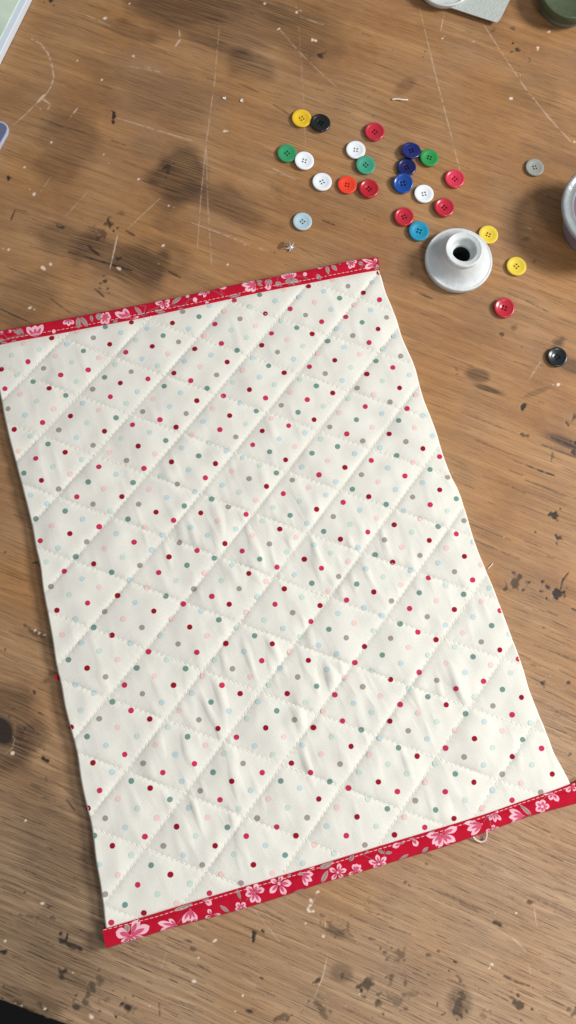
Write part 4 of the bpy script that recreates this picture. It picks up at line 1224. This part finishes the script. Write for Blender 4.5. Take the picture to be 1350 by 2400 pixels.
# px, py, px radius, colour, tilt (deg), tilt azimuth (deg, lifted side), label
BT = [
    (707, 276, 23, 'yellow', 0, 0, 'golden yellow button touching the glossy black button above the pile'),
    (751, 288, 23.5, 'black', 3, 200, 'glossy black button touching the golden yellow button'),
    (878, 308, 23.5, 'red', 0, 0, 'red button lying alone above the white and mint green pair'),
    (673, 358, 22.8, 'emerald', 0, 0, 'green button at the left end of the pile, touching a white one'),
    (713, 376, 22.8, 'white', 4, 150, 'white button overlapping the left green button'),
    (834, 350, 22.8, 'white', 0, 0, 'white button touching the mint green button below it'),
    (857, 386, 22.8, 'mint', 4, 120, 'mint green button touching a white button above the orange one'),
    (755, 425, 22.8, 'white', 0, 0, 'white button lying alone to the left of the orange button'),
    (814, 432, 22.6, 'orange', 0, 0, 'bright orange red button beside a dark red button'),
    (864, 442, 23.6, 'deepred', 4, 170, 'dark red button touching the orange red button'),
    (963, 355, 23.4, 'navy', 10, 255, 'navy blue button, topmost of three blue buttons in a column'),
    (953, 391, 22.6, 'midnight', 0, 0, 'very dark blue button, middle of three blue buttons in a column'),
    (944, 430, 24.0, 'blue', 10, 75, 'medium blue button, lowest of three blue buttons in a column'),
    (1006, 369, 22.0, 'green', 4, 160, 'grass green button touching the topmost blue button'),
    (1066, 418, 23.4, 'coral', 0, 0, 'pinkish red button at the lower end of a long thin scratch'),
    (994, 453, 22.8, 'white', 0, 0, 'white button between the medium blue button and a red one'),
    (1041, 486, 23.8, 'red', 3, 200, 'red button to the lower right of the white button by the blue column'),
    (947, 507, 23.4, 'red', 0, 0, 'red button touching the turquoise button'),
    (982, 541, 24.0, 'cyan', 3, 130, 'turquoise button between a red button and the white plastic cone'),
    (1145, 549, 22.8, 'lemon', 0, 0, 'lemon yellow button tucked against the white plastic cone'),
    (1211, 623, 23.2, 'lemon', 0, 0, 'lemon yellow button lying alone right of the white plastic cone'),
    (1182, 721, 24.2, 'red', 3, 90, 'red button lying alone below the lone lemon yellow button'),
    (709, 518, 22.4, 'paleblue', 0, 0, 'pale grey blue button lying alone above the silver sequin'),
    (1254, 391, 21.4, 'clear', 0, 0, 'translucent grey button lying alone beside the clear spool'),
    (1306, 836, 23.6, 'blueblack', 2, 60, 'blue black button lying alone at the right, far below the others'),
]
for i, (px, py, r, ck_, tilt, az, lab) in enumerate(BT):
    p = pz(px, py, .0020); p2 = pz(px + r, py, .0020)
    R0 = float(np.linalg.norm(p2 - p))
    o = bpy.data.objects.new('button', bmeshes[ck_])
    COL.objects.link(o)
    o.scale = (R0, R0, R0 * .95)
    ti = math.radians(tilt); a = math.radians(az)
    rot = Matrix.Rotation(a, 3, 'Z') @ Matrix.Rotation(-ti, 3, 'Y') @ Matrix.Rotation(-a, 3, 'Z') @ Matrix.Rotation(random.uniform(0, 6.28), 3, 'Z')
    o.rotation_euler = rot.to_euler()
    o.location = (p[0], p[1], math.sin(ti) * R0 * .86)
    tag(o, lab, 'button', 'loose sewing buttons on the table')

# ==================================================================== WHITE PLASTIC CONE (spool end)
wp = mat('white_plastic', srgb(208, 213, 214), rough=.4, spec=.45, bump=(160, .0006), var=.05, vscale=120)
wp.node_tree.nodes['Principled BSDF'].inputs['Subsurface Weight'].default_value = .15
wp.node_tree.nodes['Principled BSDF'].inputs['Subsurface Radius'].default_value = (.004, .004, .005)
c_low = pz(1073, 608, .004); c_hi = pz(1091, 585, .0182)
ctr = (c_low + c_hi) / 2
RF = float(np.linalg.norm(pz(1073 + 78.5, 608, .004) - c_low)); RT = float(np.linalg.norm(pz(1091 + 44.5, 585, .0182) - c_hi))
HT = .0165
cone = empty('spool_cone', (c_low[0] * .6 + c_hi[0] * .4, c_low[1] * .6 + c_hi[1] * .4, 0))
tag(cone, 'white plastic spool cone with a flared round base standing among the buttons', 'spool')
prof = [(RT * .78, 0), (RF * .93, 0), (RF * .975, .0005), (RF * .985, .0014), (RF * .985, .0028), (RF * 1.0, .0032), (RF, .0044), (RF * .985, .0051), (RF * .955, .0053), (RF * .935, .0050), (RF * .90, .0052),
        (RF * .82, .0062), (RF * .74, .0078), (RF * .67, .0098), (RF * .615, .0120), (RF * .58, .0138), (RT * .985, .0148)]
link('flared_base', lathe_mesh('flared_base', prof, wp, 96), cone).location = (0, 0, 0)
prof = [(RT * .95, .0144), (RT * .99, .0150), (RT * 1.0, .0162), (RT * .99, .0176), (RT * .955, .0182), (RT * .90, .0182), (RT * .87, .0179), (RT * .72, .0178), (RT * .66, .0174), (RT * .62, .0156), (RT * .60, .0130), (RT * .50, .0126), (RT * .475, .0118), (RT * .46, .0004)]
link('neck_ring', lathe_mesh('neck_ring', prof, wp, 96), cone)
bore_shade_m = mat('bore_shade_black', srgb(24, 24, 24), rough=.8)
link('bore_shade', lathe_mesh('bore_shade', [(RT * .455, .0105), (RT * .45, .0006), (0, .0005)], bore_shade_m, 64), cone)  # near-black liner and floor added to paint the shade inside the hole
for o in cone.children:
    o.matrix_parent_inverse = Matrix.Identity(4)

# ==================================================================== CLEAR SPOOL with pink thread at the right edge
cp = mat('clear_plastic', srgb(172, 178, 180), rough=.3, trans=.35, spec=.5, bump=(200, .0004), var=.06, vscale=150)
pink = mat('pink_thread', srgb(148, 118, 130), rough=.7, sheen=.3)
ZS = .024
cs = pz(1436, 487, ZS); RSp = float(np.linalg.norm(pz(1436 - 118, 487, ZS) - cs))
sp = empty('thread_spool', (cs[0], cs[1], 0))
tag(sp, 'clear plastic spool of pink thread cut off by the right edge of the photo', 'spool')


def child(name, me, par, z=0):
    o = bpy.data.objects.new(name, me); COL.objects.link(o); o.parent = par; o.location = (0, 0, z); return o


fl_prof = [(RSp * .74, 0), (RSp * .97, 0), (RSp, .0008), (RSp, .0020), (RSp * .975, .0028), (RSp * .93, .0028), (RSp * .90, .0018), (RSp * .80, .0016), (RSp * .77, .0024), (RSp * .74, .0002)]
child('flange', lathe_mesh('flange', fl_prof, cp, 96), sp, ZS - .0028)
child('flange', lathe_mesh('flange', [(0, 0), (RSp * .72, 0), (RSp * .72, .002), (0, .002)], cp, 96), sp, 0)
tp = [(0, .0022)] + [(RSp * (.73 + .012 * (i % 2)), .0022 + (ZS - .0052) * i / 60) for i in range(61)] + [(0, ZS - .003)]
child('thread_winding', lathe_mesh('thread_winding', tp, pink, 96), sp)

# ==================================================================== things at the top edge
# dark green round tin
ZG = .013
cg = pz(1338, -20, ZG); RG = float(np.linalg.norm(pz(1338 + 69, -20, ZG) - cg))
tin = empty('round_tin', (cg[0], cg[1], 0))
tag(tin, 'dark green round tin with a grey rim at the top right corner', 'tin')
gm = mat('green_lid', srgb(72, 82, 58), rough=.55, var=.12, vscale=400, bump=(300, .0003)); gr = mat('grey_rim', srgb(104, 110, 102), rough=.4)
child('tin_body', lathe_mesh('tin_body', [(0, 0), (RG * .84, 0), (RG * .86, .001), (RG * .90, ZG - .006), (0, ZG - .006)], gr, 72), tin)
child('lid', lathe_mesh('lid', [(RG * .985, ZG - .0065), (RG, ZG - .006), (RG, ZG - .001), (RG * .97, ZG), (RG * .93, ZG - .0003), (RG * .90, ZG - .0008), (0, ZG - .0008)], gm, 72), tin)
# grey paper card
pc = mat('grey_paper', srgb(178, 184, 180), rough=.6, bump=(700, .0004), var=.04, vscale=250)


def slab(name, pts, z0, z1, m, bevel=.0004, sub=0):
    bm = bmesh.new()
    vs = []
    for a in pts:
        p = pz(a[0], a[1], z1); vs.append(bm.verts.new((p[0], p[1], z1)))
    f = bm.faces.new(vs)
    if f.normal.z < 0 or True:
        bm.normal_update()
        if f.normal.z < 0: f.normal_flip()
    r_ = bmesh.ops.extrude_face_region(bm, geom=[f])
    for v in [e for e in r_['geom'] if isinstance(e, bmesh.types.BMVert)]: v.co.z = z0
    bmesh.ops.recalc_face_normals(bm, faces=bm.faces)
    if bevel: bmesh.ops.bevel(bm, geom=list(bm.edges), offset=bevel, segments=2, affect='EDGES', profile=.5)
    me = bpy.data.meshes.new(name); bm.to_mesh(me); bm.free(); me.materials.append(m)
    return me


card = link('paper_card', slab('paper_card', [(1040, 14), (1061, 19), (1100, 32), (1140, 45), (1163, 52), (1168, 50), (1175, 40), (1192, 5), (1225, -60), (1060, -120), (1000, -60)], .0030, .0036, pc, .0001))
tag(card, 'grey paper card corner poking in at the top, beside the white dish', 'card')
# dish half out of the frame
cdh = pz(1042, -46, .007); RD = float(np.linalg.norm(pz(1042 + 66, -46, .007) - cdh))
dm_ = mat('white_glossy', srgb(206, 212, 212), rough=.3, coat=.3, bump=(90, .001))
dish = link('small_dish', lathe_mesh('small_dish', [(0, .0), (RD * .8, .0), (RD * .92, .002), (RD, .006), (RD * .99, .0072), (RD * .94, .0068), (RD * .86, .0046), (RD * .74, .0058), (RD * .6, .0042), (0, .0038)], dm_, 64))
dish.location = (cdh[0], cdh[1], 0.0)
tag(dish, 'shallow white round dish at the top edge, left of the grey card', 'dish')
# pale green board, upper left corner
pg = mat('pale_green_cover', srgb(206, 222, 204), rough=.4, var=.10, vscale=45, coat=.2)
pe = mat('board_white_edge', srgb(214, 226, 236), rough=.3, coat=.3)
bd = empty('pale_green_board', tuple(pz(-20, 20, 0)))
tag(bd, 'pale green board with a white border in the top left corner', 'board')
ob = link('border', slab('border', [(66, -6), (4, 118), (-40, 205), (-170, 130), (-120, -140), (125, -130)], .0002, .0062, pe, .0005), bd)
ob = link('cover', slab('cover', [(50, -10), (-4, 98), (-50, 185), (-160, 130), (-110, -130), (108, -125)], .0060, .0067, pg, .0002), bd)
# slate blue tab, left edge
tb = mat('slate_blue_plastic', srgb(98, 106, 134), rough=.4, coat=.2, var=.05)
te = mat('tab_edge', srgb(176, 184, 204), rough=.35)
tabo = empty('blue_tab', tuple(pz(-10, 310, 0)))
tag(tabo, 'slate blue plastic tab with rounded end at the left edge', 'tab')
link('rim', slab('rim', [(-60, 268), (0, 283), (10, 286), (17, 292), (19.5, 300), (17, 311), (2, 338), (-40, 410), (-90, 380)], .0002, .0030, te, .0004), tabo)
link('face', slab('face', [(-60, 272), (0, 287), (8, 289.5), (14, 295), (16, 301), (13, 311), (-1, 335), (-42, 402), (-86, 376)], .0029, .0034, tb, .0001), tabo)

# ==================================================================== small bits lying on the table
wt = mat('white_bit', srgb(226, 222, 214), rough=.6)
o = link('thread_snippet', tube([pz(919, 233, .0006), pz(930, 232, .0008), pz(945, 234, .0008), pz(956, 234, .0006)], .00050, m=wt, name='thread_snippet'))
tag(o, 'short straight white thread snippet above the topmost blue button', 'thread')
o = link('thread_snippet', tube([pz(1143, 1333, .0004), pz(1149, 1327, .0007), pz(1155, 1320, .0004)], .00028, m=wt, name='thread_snippet'))
tag(o, 'tiny pale thread end sticking out beside the right edge of the mat', 'thread')
# silver sequin flower
sq = mat('silver', srgb(214, 214, 216), rough=.18); sq.node_tree.nodes['Principled BSDF'].inputs['Metallic'].default_value = .25
bm = bmesh.new()
rs = .0037
cc = bm.verts.new((0, 0, .0012)); n = 14; top_r = []
for i in range(n):
    a = 2 * math.pi * i / n; rr = rs * (1.0 if i % 2 == 0 else .36)
    top_r.append(bm.verts.new((rr * math.cos(a), rr * math.sin(a), (.0014 + .0006 * (i % 4 == 0)) if i % 2 == 0 else .0003)))
lowc = bm.verts.new((0, 0, .0002))
for i in range(n):
    bm.faces.new((cc, top_r[i], top_r[(i + 1) % n])); bm.faces.new((lowc, top_r[(i + 1) % n], top_r[i]))
me = bpy.data.meshes.new('flower_sequin'); bm.to_mesh(me); bm.free(); me.materials.append(sq)
p = pz(681, 580, .0005)
o = link('flower_sequin', me); o.location = (p[0], p[1], 0.0002)
tag(o, 'small silver flower sequin just above the red binding', 'sequin')
# two torn paper flakes
for (px, py, r0, lab) in [(526, 231, .0011, 'larger white paper flake left of the golden yellow button'), (567, 237, .0010, 'smaller white paper flake nearer the golden yellow button')]:
    bm = bmesh.new()
    rr = random.Random(px)
    tv = []
    for i in range(7):
        a = 2 * math.pi * i / 7
        q_ = r0 * rr.uniform(.6, 1.25)
        tv.append(bm.verts.new((q_ * math.cos(a) * (1.5 if px == 567 else 1), q_ * math.sin(a), rr.uniform(.0004, .0009))))
    f = bm.faces.new(tv)
    ex = bmesh.ops.extrude_face_region(bm, geom=[f])
    for v in [e for e in ex['geom'] if isinstance(e, bmesh.types.BMVert)]: v.co.z = .00005
    bmesh.ops.triangulate(bm, faces=bm.faces); bmesh.ops.recalc_face_normals(bm, faces=bm.faces)
    me = bpy.data.meshes.new('paper_flake'); bm.to_mesh(me); bm.free(); me.materials.append(wt)
    p = pz(px, py, 0)
    o = link('paper_flake', me); o.location = (p[0], p[1], 0)
    o.rotation_euler = (0, 0, .8)
    tag(o, lab, 'paper', 'white paper flakes on the table')
